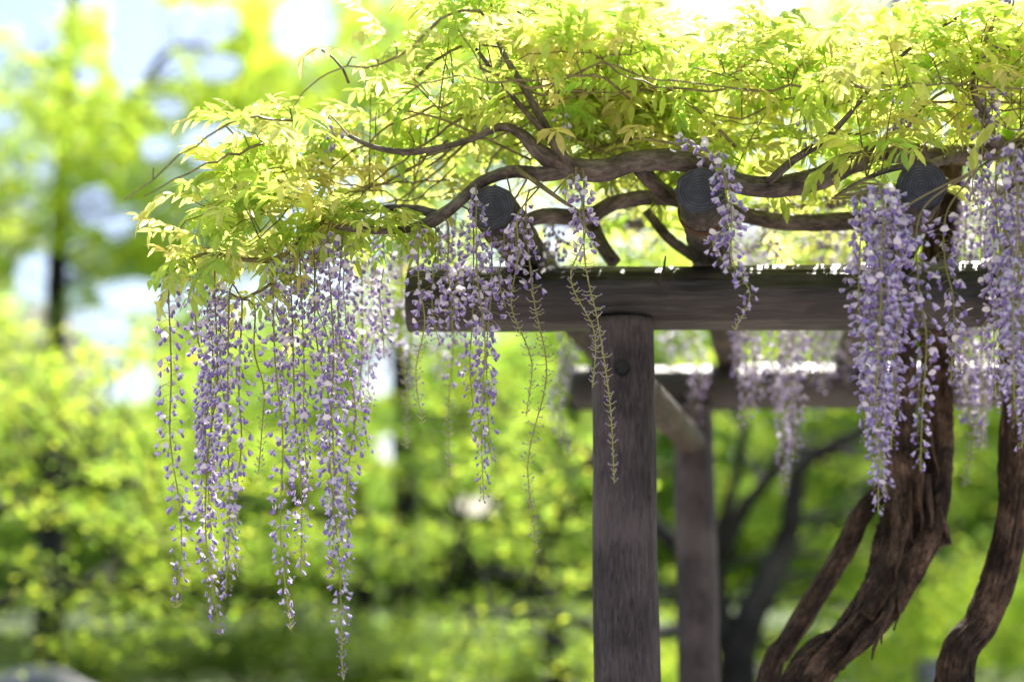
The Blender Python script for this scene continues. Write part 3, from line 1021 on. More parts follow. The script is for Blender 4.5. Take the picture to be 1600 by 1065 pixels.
def raceme(x0, y0, x1, y1, Y, dens=120, width=0.034, style='full', bare_from=1.0, via=None, lone=False):
    """one hanging flower spike; px/py ends in the photograph at distance Y"""
    a, b = P(x0, y0, Y), P(x1, y1, Y + rf.uniform(-0.03, 0.03))
    vine, bs = (vine_a, base_a) if a[0] < xm else (vine_b, base_b)
    # hang it from the nearest stem
    dd = np.linalg.norm(ALLP - a, axis=1) + 0.6 * np.maximum(0, a[2] - ALLP[:, 2])
    near = ALLP[int(np.argmin(dd))]
    pts = []
    if via:
        pts += [P(vx, vy, vY) for (vx, vy, vY) in via]
        start = len(pts)
    else:
        if np.linalg.norm(near - a) < 0.45:
            pts.append(near)
        start = len(pts)
    mid = (a + b) / 2 + np.array((rf.gauss(0, 0.012), rf.gauss(0, 0.012), 0))
    L = np.linalg.norm(b - a)
    pts += [a, a * 0.72 + b * 0.28 + np.array((rf.gauss(0, 0.006), rf.gauss(0, 0.006), 0)), mid, a * 0.25 + b * 0.75 + np.array((rf.gauss(0, 0.012), rf.gauss(0, 0.009), 0)), b]
    Q, W = smooth_path(pts, np.linspace(0.0022, 0.0011, len(pts)), 0.012)
    st = MB()
    nQ = len(Q)
    tube(st, Q, W, 5, None, None, False)
    tv = np.linspace(0, 1, nQ)[:, None]
    st.T[-1][:, :3] = np.repeat(BROWN * (1 - tv) + GREEN * tv, 5, 0)
    seg = np.concatenate([[0], np.cumsum(np.linalg.norm(np.diff(Q, axis=0), axis=1))])
    S = seg[-1]
    s0 = seg[int(np.argmin(np.linalg.norm(Q - (P(*via[0]) if via else a), axis=1)))]
    fl = []
    n = int((S - s0) * dens * (1.2 if bare_from < 0.7 else 1.5))
    az = rf.uniform(0, 6.28)
    for i in range(n):
        t = (i + rf.random()) / n
        s = s0 + (S - s0) * t
        c = np.array([np.interp(s, seg, Q[:, k]) for k in range(3)])
        az += 2.4 + rf.gauss(0, 0.35)
        wdt = width * (0.42 + 0.58 * min(1, (1 - t) * 1.7)) * rf.uniform(0.6, 1.15) * min(1, 0.45 + t * 5)
        el = rf.uniform(-0.5, 0.35) - 0.15
        d = np.array((math.cos(az) * math.cos(el), math.sin(az) * math.cos(el), math.sin(el)))
        if t > bare_from or (style == 'bare'):
            # spent or unopened: a bare curved stalk with a tiny bud
            wdt *= 0.7
            if rf.random() < 0.8:
                d2 = np.array((-d[0], -d[1] * 0.6, 0.12)) + np.array((rf.gauss(0, 0.2), rf.gauss(0, 0.2), rf.gauss(0, 0.1)))
                c2 = c + np.array((0, 0, rf.uniform(-0.004, 0.004)))
                e2 = c2 + d2 * wdt * 0.75 + np.array((0, 0, 0.004))
                tube(st, [c2, c2 + d2 * wdt * 0.5, e2], [0.0011, 0.0010, 0.0009], 3, None, PALE_G, False)
                fl.append(('bud', rf.randrange(3), rot(math.atan2(d2[1], d2[0]), rf.uniform(-0.2, 0.9), 0), rf.uniform(0.4, 0.65), e2, 1.0))
            e = c + d * wdt * 0.8 + np.array((0, 0, 0.004))
            tube(st, [c, c + d * wdt * 0.5, e], [0.0011, 0.0010, 0.0009], 3, None, PALE_G, False)
            fl.append(('bud', rf.randrange(3), rot(az, el + rf.uniform(-0.2, 0.9), 0), rf.uniform(0.5, 0.8), e, 1.0))
            continue
        e = c + d * wdt * 0.72
        tube(st, [c, c + d * wdt * 0.4 + np.array((0, 0, 0.003)), e], [0.0007, 0.0006, 0.0006], 3, None, np.array((0.36, 0.36, 0.16)), False)
        g = t + rf.gauss(0, 0.06)
        kind = 'open' if g < 0.8 else ('half' if g < 0.93 else 'bud')
        if style == 'young' and kind == 'open' and rf.random() < 0.5:
            kind = 'half'
        R3 = rot(az + rf.gauss(0, 0.6), el - rf.uniform(0.1, 1.15), rf.gauss(0, 0.4))
        fl.append((kind, rf.randrange(len(FLOWP[kind])), R3, rf.uniform(0.84, 1.15) * (1.0 if t < 0.75 else 0.85), e, rf.uniform(0.9, 1.1)))
    ro = obj('raceme', st, M_SHOOT, vine, bs)
    mb = MB()
    for (kind, v, R3, s, e, mul) in fl:
        if lone and budget[0] > 0 and kind != 'bud':
            budget[0] -= 1
            o = bpy.data.objects.new('flower', FLOWM[kind][v])
            COL.objects.link(o)
            o.parent = ro
            o.matrix_local = mat4(R3, s, e)
        else:
            stamp(mb, FLOWP[kind][v], R3, s, e, mul)
    if mb.n:
        obj('blossom', mb, M_PETAL, ro, None, True, 'stuff')
    return ro


RAC = [
    # right, nearest to the lens
    (1372, 285, 1385, 775, 2.70, 190, 0.044, 'full', 1.0, None, True),
    (1440, 330, 1438, 735, 2.74, 120, 0.036, 'full', 1.0, None, True),
    (1346, 300, 1350, 690, 2.74, 140, 0.036, 'full', 1.0, None, True),
    (1580, 225, 1585, 640, 2.70, 170, 0.044, 'full', 1.0, None, True),
    (1395, 300, 1372, 800, 2.78, 150, 0.036), (1362, 300, 1362, 640, 2.80, 150, 0.036), (1400, 300, 1400, 640, 2.82, 140, 0.034),
    (1384, 310, 1392, 700, 2.76, 160, 0.038), (1355, 320, 1372, 720, 2.78, 160, 0.036), (1408, 330, 1396, 560, 2.74, 150, 0.034), (1570, 300, 1578, 560, 2.76, 150, 0.04), (1592, 420, 1590, 660, 2.72, 150, 0.04),
    (1480, 330, 1486, 600, 2.80, 120, 0.034), (1558, 250, 1566, 600, 2.80, 130, 0.036), (1602, 230, 1604, 690, 2.74, 170, 0.042), (1590, 300, 1596, 700, 2.85, 140, 0.04),
    (1500, 400, 1506, 760, 3.55, 130, 0.040, 'full', 0.72), (1520, 300, 1516, 660, 3.7, 150, 0.042), (1542, 280, 1532, 700, 3.6, 150, 0.040, 'full', 0.8), (1496, 290, 1492, 600, 3.75, 150, 0.042), (1470, 300, 1470, 600, 3.7, 120, 0.038), (1555, 300, 1556, 640, 3.5, 140, 0.04),
    (1510, 290, 1508, 520, 3.4, 150, 0.042), (1535, 280, 1540, 560, 3.3, 150, 0.042), (1484, 300, 1480, 520, 3.5, 140, 0.042), (1560, 320, 1556, 620, 3.2, 140, 0.042), (1600, 260, 1590, 600, 3.1, 140, 0.042),
    (1562, -30, 1545, 210, 2.95, 130, 0.030), (1582, -30, 1572, 150, 3.0, 120, 0.030), (1540, 150, 1530, 330, 2.95, 130, 0.032), (1425, 60, 1422, 130, 3.2, 90, 0.025),
    # left overhang, in focus
    (262, 436, 276, 950, 2.98, 105, 0.036, 'full', 0.97), (335, 440, 345, 992, 3.0, 150, 0.036, 'full', 0.98), (318, 450, 330, 830, 3.05, 150, 0.036), (360, 450, 352, 935, 2.95, 150, 0.034),
    (302, 450, 322, 720, 3.08, 130, 0.034), (345, 460, 340, 760, 3.04, 140, 0.036), (378, 490, 372, 900, 3.0, 80, 0.032, 'young', 0.6), (398, 478, 404, 740, 3.0, 80, 0.032, 'young', 0.5),
    (425, 404, 455, 985, 2.98, 100, 0.034, 'full', 0.95), (452, 395, 470, 900, 3.06, 120, 0.034), (468, 385, 480, 760, 3.02, 120, 0.034, 'young'), (490, 380, 518, 900, 3.0, 120, 0.034), (500, 372, 500, 700, 3.1, 120, 0.034),
    (512, 362, 536, 1062, 2.96, 125, 0.034, 'full', 0.9), (535, 375, 546, 900, 3.03, 120, 0.034), (440, 400, 430, 650, 3.1, 120, 0.034), (540, 370, 528, 640, 3.12, 120, 0.034),
    (560, 372, 575, 700, 3.25, 120, 0.036), (585, 372, 578, 640, 3.35, 120, 0.036), (600, 360, 600, 560, 3.2, 100, 0.034), (625, 370, 634, 700, 3.7, 110, 0.034, 'full', 0.55),
    (655, 352, 660, 660, 2.97, 110, 0.030, 'full', 0.55), (680, 345, 688, 540, 3.1, 130, 0.036), (700, 350, 706, 510, 3.0, 90, 0.034), (700, 340, 704, 745, 3.45, 100, 0.034, 'full', 0.65), (712, 335, 712, 540, 3.3, 120, 0.034),
    (744, 300, 756, 780, 2.94, 125, 0.034), (764, 350, 768, 720, 3.03, 110, 0.034), (738, 340, 740, 650, 3.1, 100, 0.034), (790, 340, 790, 480, 3.0, 110, 0.036),
    (800, 315, 822, 650, 3.02, 90, 0.034, 'full', 0.4), (822, 315, 840, 862, 2.96, 85, 0.032, 'full', 0.25), (812, 330, 806, 420, 2.92, 120, 0.034), (862, 345, 874, 490, 3.35, 150, 0.036),
    (900, 268, 926, 605, 2.93, 95, 0.034, 'full', 0.34), (912, 275, 960, 755, 2.92, 85, 0.032, 'full', 0.26), (894, 272, 908, 350, 2.9, 130, 0.034),
    # over the middle rafter
    (1140, 300, 1148, 515, 2.80, 120, 0.032, 'full', 0.9, [(1062, 212, 2.84), (1090, 228, 2.82), (1122, 252, 2.80)]), (1128, 262, 1140, 420, 2.82, 130, 0.032),
    # behind the beam, out of focus
    (880, 420, 884, 700, 4.4, 170, 0.046), (1166, 360, 1164, 665, 4.1, 200, 0.05), (1190, 350, 1192, 620, 4.3, 150, 0.046), (1150, 350, 1156, 600, 4.2, 150, 0.046), (1232, 400, 1226, 770, 4.2, 170, 0.046), (1224, 400, 1236, 690, 4.5, 150, 0.046),
    (1272, 420, 1280, 600, 4.4, 150, 0.046), (1250, 420, 1252, 590, 4.7, 150, 0.046), (1296, 420, 1300, 590, 4.6, 120, 0.042), (1085, 480, 1085, 665, 4.9, 150, 0.05), (1036, 470, 1040, 560, 4.8, 130, 0.05), (1060, 470, 1062, 590, 5.0, 130, 0.05),
    (1180, 400, 1176, 640, 4.0, 170, 0.05), (1215, 420, 1214, 640, 4.0, 170, 0.05), (1262, 420, 1266, 600, 4.1, 170, 0.05), (1290, 430, 1288, 610, 4.2, 160, 0.05), (1242, 420, 1240, 720, 3.9, 170, 0.046), (1510, 430, 1512, 660, 3.9, 160, 0.046),
    (1210, 330, 1206, 420, 3.6, 120, 0.04), (1290, 330, 1292, 430, 3.8, 120, 0.04), (1265, 310, 1262, 400, 3.7, 100, 0.04), (1320, 420, 1322, 600, 4.6, 140, 0.046),
    (1320, 330, 1322, 520, 3.9, 130, 0.04), (1450, 420, 1452, 640, 4.4, 140, 0.045), (1400, 420, 1402, 600, 4.8, 130, 0.045), (1530, 430, 1534, 700, 4.5, 140, 0.045), (640, 400, 645, 600, 4.2, 90, 0.04), (600, 420, 602, 590, 4.6, 100, 0.04),
    (680, 430, 682, 600, 4.6, 90, 0.042), (560, 430, 560, 520, 4.3, 100, 0.042), (980, 330, 985, 405, 4.2, 110, 0.04), (1020, 350, 1022, 420, 4.6, 110, 0.04),
    (515, 180, 510, 240, 3.0, 60, 0.022), (880, 175, 884, 215, 3.0, 60, 0.02), (1255, 175, 1258, 240, 3.0, 60, 0.022), (1400, 150, 1402, 210, 3.0, 70, 0.022),
]
for r_ in RAC:
    raceme(*r_)

# bare shoot tips sticking out of the canopy, and a dry tendril caught on the beam
for pts in ([(352, 196, 3.0, 3), (368, 212, 3.0, 4), (384, 240, 3.0, 5), (392, 275, 3.0, 5)], [(502, 78, 3.0, 3), (520, 90, 3.0, 4), (536, 108, 3.0, 5), (545, 130, 3.0, 5)],
            [(808, 18, 2.97, 4), (835, 35, 2.97, 4), (858, 55, 2.98, 5), (890, 90, 3.0, 5)], [(1000, 100, 3.0, 5), (1045, 140, 3.0, 6), (1100, 180, 3.0, 5), (1150, 230, 3.02, 6)],
            [(1590, 60, 3.0, 5), (1520, 120, 3.0, 6), (1450, 160, 3.0, 5), (1390, 240, 3.02, 6)], [(830, 250, 3.05, 4), (700, 190, 3.05, 4), (620, 170, 3.05, 3)]):
    limb('twig', pts, vine_a, base_a, 6, 0.02, M_TWIG, 0.1, 3, 1.0, None, pts[0][0] * 0.1)
limb('tendril', [(1040, 400, 3.24, 3), (1036, 425, 3.23, 4), (1026, 440, 3.23, 5), (1032, 450, 3.23, 4)], vine_a, base_a, 6, 0.006, M_TIE, 0.1, 3, 1.0, None, 3.3)

# ------------------------------------------------------------------ background trees
def maple_shape():
    """flat five-lobed leaf, unit size"""
    tips = [(-2.1, 0.62), (-1.0, 0.9), (0.0, 1.0), (1.0, 0.9), (2.1, 0.62)]
    V = [(0, 0, 0)]
    for i, (a, r) in enumerate(tips):
        V.append((math.cos(a) * r, math.sin(a) * r, -0.12 * r))
        if i < 4:
            am = (a + tips[i + 1][0]) / 2
            V.append((math.cos(am) * 0.42, math.sin(am) * 0.42, 0.03))
    F3 = [(0, i, i + 1) for i in range(1, 9)]
    return np.array(V), np.array(F3)


MSV, MSF = maple_shape()


def leaf_cloud(mb, C, size, tilt, cols, rng):
    """maple leaves at the points C"""
    n = len(C)
    nrm = rng.normal(0, tilt, (n, 3)); nrm[:, 2] = 1.0
    nrm /= np.linalg.norm(nrm, axis=1, keepdims=True)
    a = rng.uniform(0, 2 * math.pi, n)
    h = np.stack([np.cos(a), np.sin(a), np.zeros(n)], 1)
    e1 = h - nrm * (h * nrm).sum(1, keepdims=True)
    e1 /= np.linalg.norm(e1, axis=1, keepdims=True)
    e2 = np.cross(nrm, e1)
    s = size * rng.uniform(0.65, 1.25, n)
    V = C[:, None, :] + s[:, None, None] * (MSV[None, :, 0:1] * e1[:, None] + MSV[None, :, 1:2] * e2[:, None] + MSV[None, :, 2:3] * nrm[:, None])
    F = (MSF[None] + (np.arange(n) * len(MSV))[:, None, None]).reshape(-1, 3)
    c = cols[rng.integers(0, len(cols), n)] * rng.uniform(0.8, 1.2, (n, 1))
    mb.add(V.reshape(-1, 3), [F], np.clip(np.repeat(c, len(MSV), 0), 0, 1))


FRESH = np.array([(0.40, 0.56, 0.05), (0.52, 0.62, 0.05), (0.30, 0.49, 0.05), (0.58, 0.63, 0.07)])
MID = np.array([(0.22, 0.38, 0.05), (0.30, 0.45, 0.06), (0.36, 0.46, 0.05)])
DARK = np.array([(0.05, 0.11, 0.04), (0.07, 0.15, 0.04), (0.10, 0.19, 0.05)])
DULL = np.array([(0.26, 0.25, 0.22), (0.20, 0.22, 0.15), (0.30, 0.27, 0.24)])


def tree(name, base, trunk_pts, sprays, label, group, cols=FRESH, size=0.05, per=230, tilt=0.55, limb_r=0.03, seed=1, cat='tree', mat=None, thick=0.16):
    """trunk_pts: list of (point, radius) polylines, the first is the stem; sprays: (centre, radius)"""
    rng = np.random.default_rng(seed)
    rr = random.Random(seed)
    e = empty(name, base, label, cat, group)
    tb = MB()
    nodes = []
    for k, line in enumerate(trunk_pts):
        Q, W = smooth_path([p for p, r in line], [r for p, r in line], 0.12)
        tube(tb, Q, W, 12 if k == 0 else 9, bark_rough(seed + k, 0.10, 3, 0.6))
        nodes.append(Q)
    nodes = np.concatenate(nodes)
    cb = MB()
    for (c, r) in sprays:
        c = np.array(c)
        # a limb rises or reaches out to each spray
        d = np.linalg.norm(nodes - c, axis=1) + 1.2 * np.maximum(0, nodes[:, 2] - c[2])
        a = nodes[int(np.argmin(d))]
        m = (a + c) / 2 + np.array((rr.gauss(0, 0.08), rr.gauss(0, 0.08), 0.12 * np.linalg.norm(c - a) * rr.uniform(-0.3, 0.8)))
        Q, W = smooth_path([a, m, c], [limb_r * 0.8, limb_r * 0.45, limb_r * 0.15], 0.15)
        tube(tb, Q, W, 6, None, None, False)
        n = int(per * (r / 0.6) ** 2 * rr.uniform(0.7, 1.2))
        # clumps within the spray
        nc = 7
        cc = rng.normal(0, 1, (nc, 3)) * np.array((0.5, 0.5, thick)) * r
        pick = rng.integers(0, nc, n)
        pts = c + cc[pick] + rng.normal(0, 1, (n, 3)) * np.array((0.24, 0.24, thick * 0.45)) * r
        rad = np.linalg.norm((pts - c)[:, :2], axis=1)
        pts[:, 2] -= 0.16 * rad ** 2 / r                       # tips droop
        pts = pts[open_mask(pts)]
        if len(pts):
            leaf_cloud(cb, pts, size, tilt, cols, rng)
    obj('trunk', tb, M_TRUNK, e, base)
    obj('crown', cb, mat or M_MAPLE, e, base, False, 'stuff')
    return e


def open_mask(pts):
    d = pts - np.array((0, 0, CAM_Z))
    c, s = math.cos(PITCH), math.sin(PITCH)
    fz = d[:, 1] * c + d[:, 2] * s
    x = 800 + FPX * d[:, 0] / fz
    y = 532.5 - FPX * (-d[:, 1] * s + d[:, 2] * c) / fz
    ok = np.ones(len(pts), bool)
    for (gx_, gy_, ax_, ay_) in GAPS:
        ok &= ((x - gx_) / (ax_ * 0.9)) ** 2 + ((y - gy_) / (ay_ * 0.9)) ** 2 > 1
    return ok


GAPS = [(205, 45, 45, 28), (290, 45, 75, 36), (350, 35, 30, 30), (475, 45, 55, 50), (65, 70, 22, 22), (40, 15, 45, 18), (205, 100, 38, 38), (260, 105, 26, 26), (340, 105, 45, 24), (130, 120, 26, 14), (340, 225, 66, 36), (245, 232, 28, 22), (265, 168, 30, 18), (145, 320, 36, 36), (185, 352, 28, 26),
        (205, 458, 60, 26), (172, 515, 36, 28), (215, 602, 34, 26), (178, 612, 22, 20), (742, 790, 36, 17), (630, 786, 14, 9), (600, 575, 40, 40), (1120, 70, 46, 50), (1215, 12, 40, 22), (760, 172, 30, 24), (1010, 140, 20, 20), (610, 700, 26, 26), (70, 430, 55, 40)]


def gap(px, py, grow=1.0):
    return any(((px - gx_) / (ax_ * grow)) ** 2 + ((py - gy_) / (ay_ * grow)) ** 2 < 1 for gx_, gy_, ax_, ay_ in GAPS)


def sprays(boxes, Yr, rad, seed, zmin=0.35):
    """foliage layers spread through the crown, kept clear of its openings"""
    r = random.Random(seed)
    out = []
    for (x0, y0, x1, y1, n) in boxes:
        t = 0
        k = 0
        while k < n and t < n * 30:
            t += 1
            px, py = r.uniform(x0, x1), r.uniform(y0, y1)
            Y = r.uniform(*Yr)
            rr = r.uniform(*rad)
            pr = rr / Y * FPX
            if gap(px, py, 1.0):
                continue
            c = P(px, py, Y)
            if c[2] < zmin:
                continue
            out.append((c, rr))
            k += 1
    return out


def line(pts):
    return [(P(x, y, Y), wd / FPX * Y / 2) for (x, y, Y, wd) in pts]


# maple behind the posts
b2 = P(1150, 1065, 9.2); b2 = (b2[0], 9.2, 0)
tree('maple_tree', b2,
     [[(np.array((b2[0], 9.2, -0.1)), 0.20)] + line([(1150, 1060, 9.2, 62), (1165, 980, 9.2, 50), (1205, 900, 9.2, 44), (1236, 820, 9.1, 34), (1245, 740, 9.0, 26), (1290, 700, 8.9, 22), (1345, 675, 8.8, 18), (1420, 620, 8.6, 14)]),
      line([(1150, 1040, 9.2, 42), (1125, 950, 9.3, 32), (1118, 860, 9.3, 26), (1135, 800, 9.2, 20), (1150, 740, 9.1, 15), (1166, 660, 9.0, 12)]),
      line([(1125, 870, 9.3, 28), (1165, 790, 9.2, 22), (1215, 725, 9.1, 16), (1260, 600, 9.0, 12)]),
      line([(1130, 1000, 9.3, 34), (1060, 985, 9.0, 26), (960, 1000, 8.6, 16), (910, 975, 8.4, 13), (830, 952, 8.2, 11), (740, 955, 8.0, 9), (690, 935, 7.9, 6)]),
      line([(1118, 900, 9.3, 30), (1020, 820, 9.4, 28), (930, 730, 9.5, 26), (850, 660, 9.6, 20), (790, 640, 9.7, 14), (720, 560, 9.8, 10)]),
      line([(1060, 930, 9.3, 16), (960, 915, 9.2, 13), (860, 905, 9.1, 10), (740, 890, 9.0, 8)])],
     sprays([(640, 930, 930, 1065, 11), (620, 700, 930, 930, 14), (560, 560, 930, 760, 9), (1040, 540, 1560, 660, 6)], (7.4, 10.5), (0.22, 0.42), 21) + sprays([(1040, 640, 1620, 800, 30), (1040, 800, 1400, 1040, 24)], (9.7, 12.0), (0.22, 0.42), 121),
     'multi-stemmed maple with bright leaf layers behind the log posts', 'maples behind the arbour', np.concatenate([FRESH, MID]), 0.031, 430, 0.55, 0.022, 21)
# left maple, layered
b1 = (-4.0, 9.0, 0)
tree('maple_tree', b1,
     [[(np.array((-4.0, 9.0, -0.1)), 0.17), (np.array((-3.95, 9.0, 1.2)), 0.13), (np.array((-4.05, 8.9, 2.2)), 0.09), (np.array((-3.9, 8.8, 2.9)), 0.05), (np.array((-3.6, 8.7, 3.3)), 0.02)],
      [(np.array((-3.95, 9.0, 1.0)), 0.07)] + line([(100, 910, 8.7, 12), (250, 935, 8.4, 9), (370, 960, 8.2, 6)]),
      [(np.array((-3.9, 9.0, 1.6)), 0.07)] + line([(100, 760, 8.7, 14), (280, 770, 8.6, 10), (460, 800, 8.5, 6)])],
     sprays([(-60, 490, 260, 690, 26), (-60, 640, 220, 760, 6), (-60, 740, 330, 1010, 26), (250, 680, 620, 900, 22), (200, 880, 520, 1000, 6)], (7.2, 10.0), (0.18, 0.40), 22),
     'maple with flat sunlit leaf layers behind the left flower curtain', 'maples behind the arbour', np.concatenate([FRESH, FRESH, MID]), 0.031, 430, 0.5, 0.022, 22)
# tall tree with dark straight trunk, upper left
b3 = P(88, 800, 14); b3 = (b3[0], 14.0, 0)
tree('tall_tree', b3,
     [[(np.array((b3[0], 14, -0.1)), 0.17)] + line([(86, 700, 14, 34), (88, 480, 14, 32), (95, 300, 14, 27), (108, 150, 14, 22), (112, 30, 14, 17), (116, -200, 14, 10)]),
      line([(100, 170, 14, 18), (90, 120, 13.8, 14), (60, 90, 13.6, 8)]),
      line([(96, 220, 14, 20), (200, 160, 14.1, 13), (260, 84, 14.2, 12), (300, 72, 14.2, 9), (380, 90, 14.2, 6)])],
     sprays([(-60, 40, 120, 300, 42), (100, 20, 420, 420, 200), (-60, 280, 200, 440, 26), (120, 380, 330, 520, 26), (260, -10, 440, 70, 20), (430, 90, 640, 240, 14)], (11.5, 15.0), (0.16, 0.34), 23),
     'tall tree with dark straight trunk and airy crown left of the arbour', None, FRESH, 0.050, 480, 0.8, 0.007, 23, thick=0.40)
# trees behind the canopy
b4 = (-1.15, 16.0, 0)
tree('park_tree', b4,
     [[(np.array((-1.15, 16, -0.1)), 0.20), (np.array((-1.2, 16, 2.5)), 0.15), (np.array((-1.3, 16, 5.5)), 0.10), (np.array((-1.1, 16, 8.5)), 0.05)]],
     sprays([(320, -60, 700, 200, 70), (500, 200, 760, 420, 20), (540, 420, 760, 620, 12)], (13.5, 17.5), (0.25, 0.5), 24),
     'leafy tree rising behind the left half of the wisteria canopy', 'trees behind the arbour', FRESH, 0.055, 380, 0.8, 0.012, 24, thick=0.35)
b5 = (4.4, 15.0, 0)
tree('park_tree', b5,
     [[(np.array((4.4, 15, -0.1)), 0.22), (np.array((4.3, 15, 2.5)), 0.16), (np.array((4.5, 15, 5.5)), 0.10), (np.array((4.2, 15, 8.5)), 0.05)]],
     sprays([(680, -80, 1150, 300, 60), (1150, -80, 1660, 300, 60), (1000, 300, 1640, 620, 30)], (12.5, 17.5), (0.3, 0.6), 25),
     'broad leafy tree rising behind the right half of the wisteria canopy', 'trees behind the arbour', FRESH, 0.055, 380, 0.8, 0.012, 25, thick=0.35)
b6 = P(868, 900, 13); b6 = (b6[0], 13.0, 0)
tree('park_tree', b6,
     [[(np.array((b6[0], 13, -0.1)), 0.13)] + line([(866, 960, 13, 34), (868, 850, 13, 30), (900, 720, 13, 24), (880, 560, 13, 18)]), line([(868, 850, 13, 20), (800, 760, 13, 16), (740, 660, 13, 12)])],
     sprays([(560, 540, 940, 740, 24), (780, 620, 940, 860, 12)], (11.5, 14.5), (0.32, 0.55), 26),
     'slim dark-trunked tree seen left of the front post', None, MID, 0.055, 200, 0.6, 0.03, 26)
b7 = P(566, 950, 17); b7 = (b7[0], 17.0, 0)
tree('park_tree', b7,
     [[(np.array((b7[0], 17, -0.1)), 0.20)] + line([(566, 980, 17, 36), (568, 880, 17, 32), (560, 760, 17, 24), (540, 600, 17, 14)])],
     sprays([(220, 480, 640, 760, 40), (380, 720, 660, 880, 14)], (15, 18.5), (0.45, 0.7), 27),
     'thick-stemmed tree behind the long left flower spikes', None, MID, 0.065, 200, 0.6, 0.035, 27)


def bush(name, c, rx, ry, h, label, cols, n, size, seed, group=None):
    rng = np.random.default_rng(seed)
    e = empty(name, (c[0], c[1], 0), label, 'bush', group)
    sb = MB()
    rr = random.Random(seed)
    for k in range(9):
        a = rr.uniform(0, 6.28); q = rr.uniform(0.2, 0.8)
        t = np.array((c[0] + math.cos(a) * rx * q, c[1] + math.sin(a) * ry * q, h * rr.uniform(0.5, 0.9)))
        Q, W = smooth_path([np.array((c[0] + rr.gauss(0, 0.06), c[1] + rr.gauss(0, 0.06), -0.05)), (np.array((c[0], c[1], 0)) + t) / 2 + np.array((0, 0, 0.1)), t], [0.02, 0.014, 0.006], 0.1)
        tube(sb, Q, W, 6, None, None, False)
    obj('stem', sb, M_TRUNK, e, (c[0], c[1], 0))
    cb = MB()
    m = 26
    a = rng.uniform(0, 2 * math.pi, m); q = np.sqrt(rng.uniform(0, 1, m)) * 0.85
    hz = h * (0.35 + 0.6 * rng.uniform(0, 1, m) * np.sqrt(1 - q ** 2 * 0.9))
    cc = np.stack([c[0] + np.cos(a) * q * rx, c[1] + np.sin(a) * q * ry, hz], 1)
    pick = rng.integers(0, m, n)
    pts = cc[pick] + rng.normal(0, 1, (n, 3)) * np.array((0.2 * rx, 0.2 * ry, 0.13 * h))
    pts[:, 2] = np.clip(pts[:, 2], 0.03, None)
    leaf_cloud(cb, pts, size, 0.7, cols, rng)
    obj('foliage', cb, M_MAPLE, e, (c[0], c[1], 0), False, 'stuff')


def gpx(px, Y):
    return ((px - 800) / FPX * Y / math.cos(PITCH) * 1.0, Y)


bush('shrub', gpx(1300, 10.5), 0.8, 0.7, 1.35, 'bright yellow-green shrub between the wisteria trunks', FRESH, 2600, 0.05, 41)
bush('shrub', gpx(1500, 12.5), 1.2, 0.9, 1.75, 'pale-tipped shrub behind the gap between the two wisteria trunks', FRESH, 3600, 0.05, 42)
bush('shrub', gpx(1640, 14), 1.1, 1.0, 1.9, 'mid-green shrub beyond the slimmer wisteria trunk', MID, 2600, 0.055, 43)
bush('shrub', gpx(1010, 12.5), 0.7, 0.7, 1.2, 'low shrub seen between the two log posts', FRESH, 1800, 0.05, 44)
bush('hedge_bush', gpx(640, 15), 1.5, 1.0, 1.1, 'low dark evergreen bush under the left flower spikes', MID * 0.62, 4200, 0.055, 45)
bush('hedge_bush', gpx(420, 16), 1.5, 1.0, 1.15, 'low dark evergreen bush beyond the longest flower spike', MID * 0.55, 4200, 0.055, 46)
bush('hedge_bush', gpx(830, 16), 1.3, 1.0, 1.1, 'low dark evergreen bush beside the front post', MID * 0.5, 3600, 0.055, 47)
bush('hedge_bush', gpx(200, 15), 1.2, 1.0, 0.95, 'low dark evergreen bush behind the pale boulder', MID * 0.6, 3400, 0.055, 48)

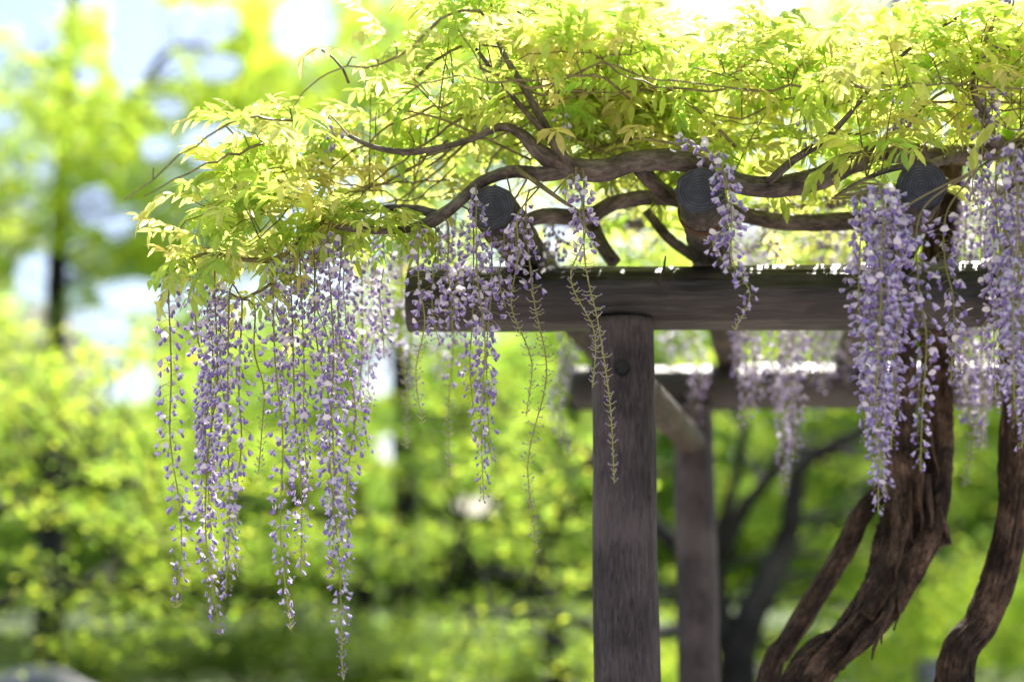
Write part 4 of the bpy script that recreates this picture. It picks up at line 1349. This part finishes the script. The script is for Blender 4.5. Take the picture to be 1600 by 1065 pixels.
# far woods that close the view: one mass
rng = np.random.default_rng(99)
fm = MB()
n = 0
pts = []
cl = []
rw = random.Random(99)
for k in range(800):
    Y = rw.uniform(26, 42)
    px = rw.uniform(-150, 1750)
    # crown line of the far woods: lower on the left where the sky comes through
    ytop = np.interp(px, [-150, 0, 120, 250, 420, 600, 760, 1000, 1750], [330, 360, 430, 560, 520, 560, 560, 420, 330])
    py = rw.uniform(ytop, 925)
    if gap(px, py, 1.5) or gap(px + 30, py, 1.2) or gap(px - 30, py, 1.2):
        continue
    c = P(px, py, Y)
    if c[2] < 0.3:
        continue
    m = 70
    pts.append(c + rng.normal(0, 1, (m, 3)) * np.array((0.75, 0.75, 0.42)))
    warm = px < 260 and py < 640
    cs = DULL if (warm and rw.random() < 0.75) else (MID if rw.random() < 0.93 else DARK)
    cl.append(cs[rng.integers(0, len(cs), m)])
pts = np.concatenate(pts); cl = np.concatenate(cl)
pts[:, 2] = np.clip(pts[:, 2], 0.1, None)
keep = np.array([not gap(*to_px(p), 1.15) for p in pts])
pts, cl = pts[keep], cl[keep]
for cset in (0, 1):
    sel = np.arange(len(pts)) % 2 == cset
    leaf_cloud(fm, pts[sel], 0.30, 0.9, np.array([(1.0, 1.0, 1.0)]), rng)
    fm.T[-1][:, :3] *= np.repeat(cl[sel], len(MSV), 0)
fw = obj('far_woods', fm, M_MAPLE, None, None, False, 'stuff')
fw['label'] = 'far-off wood closing the view behind the park trees'
fw['category'] = 'woods'


# ------------------------------------------------------------------ stones
def stone(name, c, dims, label, seed, cat):
    bm_v = []
    N, Mr = 28, 16
    for i in range(Mr + 1):
        ph = -math.pi / 2 + math.pi * i / Mr
        for j in range(N):
            th = 2 * math.pi * j / N
            d = Vector((math.cos(ph) * math.cos(th), math.cos(ph) * math.sin(th), math.sin(ph)))
            k = 1 + 0.16 * noise.noise(d * 1.6 + Vector((seed, 0, 0))) + 0.06 * noise.noise(d * 4.5 + Vector((seed, 2, 0)))
            sgn = lambda v: math.copysign(abs(v) ** 0.8, v)
            bm_v.append((c[0] + sgn(d.x) * k * dims[0], c[1] + sgn(d.y) * k * dims[1], c[2] + sgn(d.z) * k * dims[2]))
    i = np.arange(Mr)[:, None] * N
    j = np.arange(N)[None]
    mb = MB()
    mb.add(bm_v, [np.stack([i + j, i + (j + 1) % N, i + N + (j + 1) % N, i + N + j], -1).reshape(-1, 4)])
    o = obj(name, mb, M_STONE)
    o['label'] = label
    o['category'] = cat
    return o


b = P(60, 1048, 12)
stone('boulder', (b[0], 12, b[2] * 0.42), (0.55, 0.45, b[2] * 0.58), 'pale rounded boulder below the leafy maple layers', 1.0, 'boulder')
b = P(1458, 1030, 10)
stone('garden_stone', (b[0], 10, b[2] * 0.45), (0.16, 0.16, b[2] * 0.57), 'upright grey garden stone between the two wisteria trunks', 5.0, 'stone')
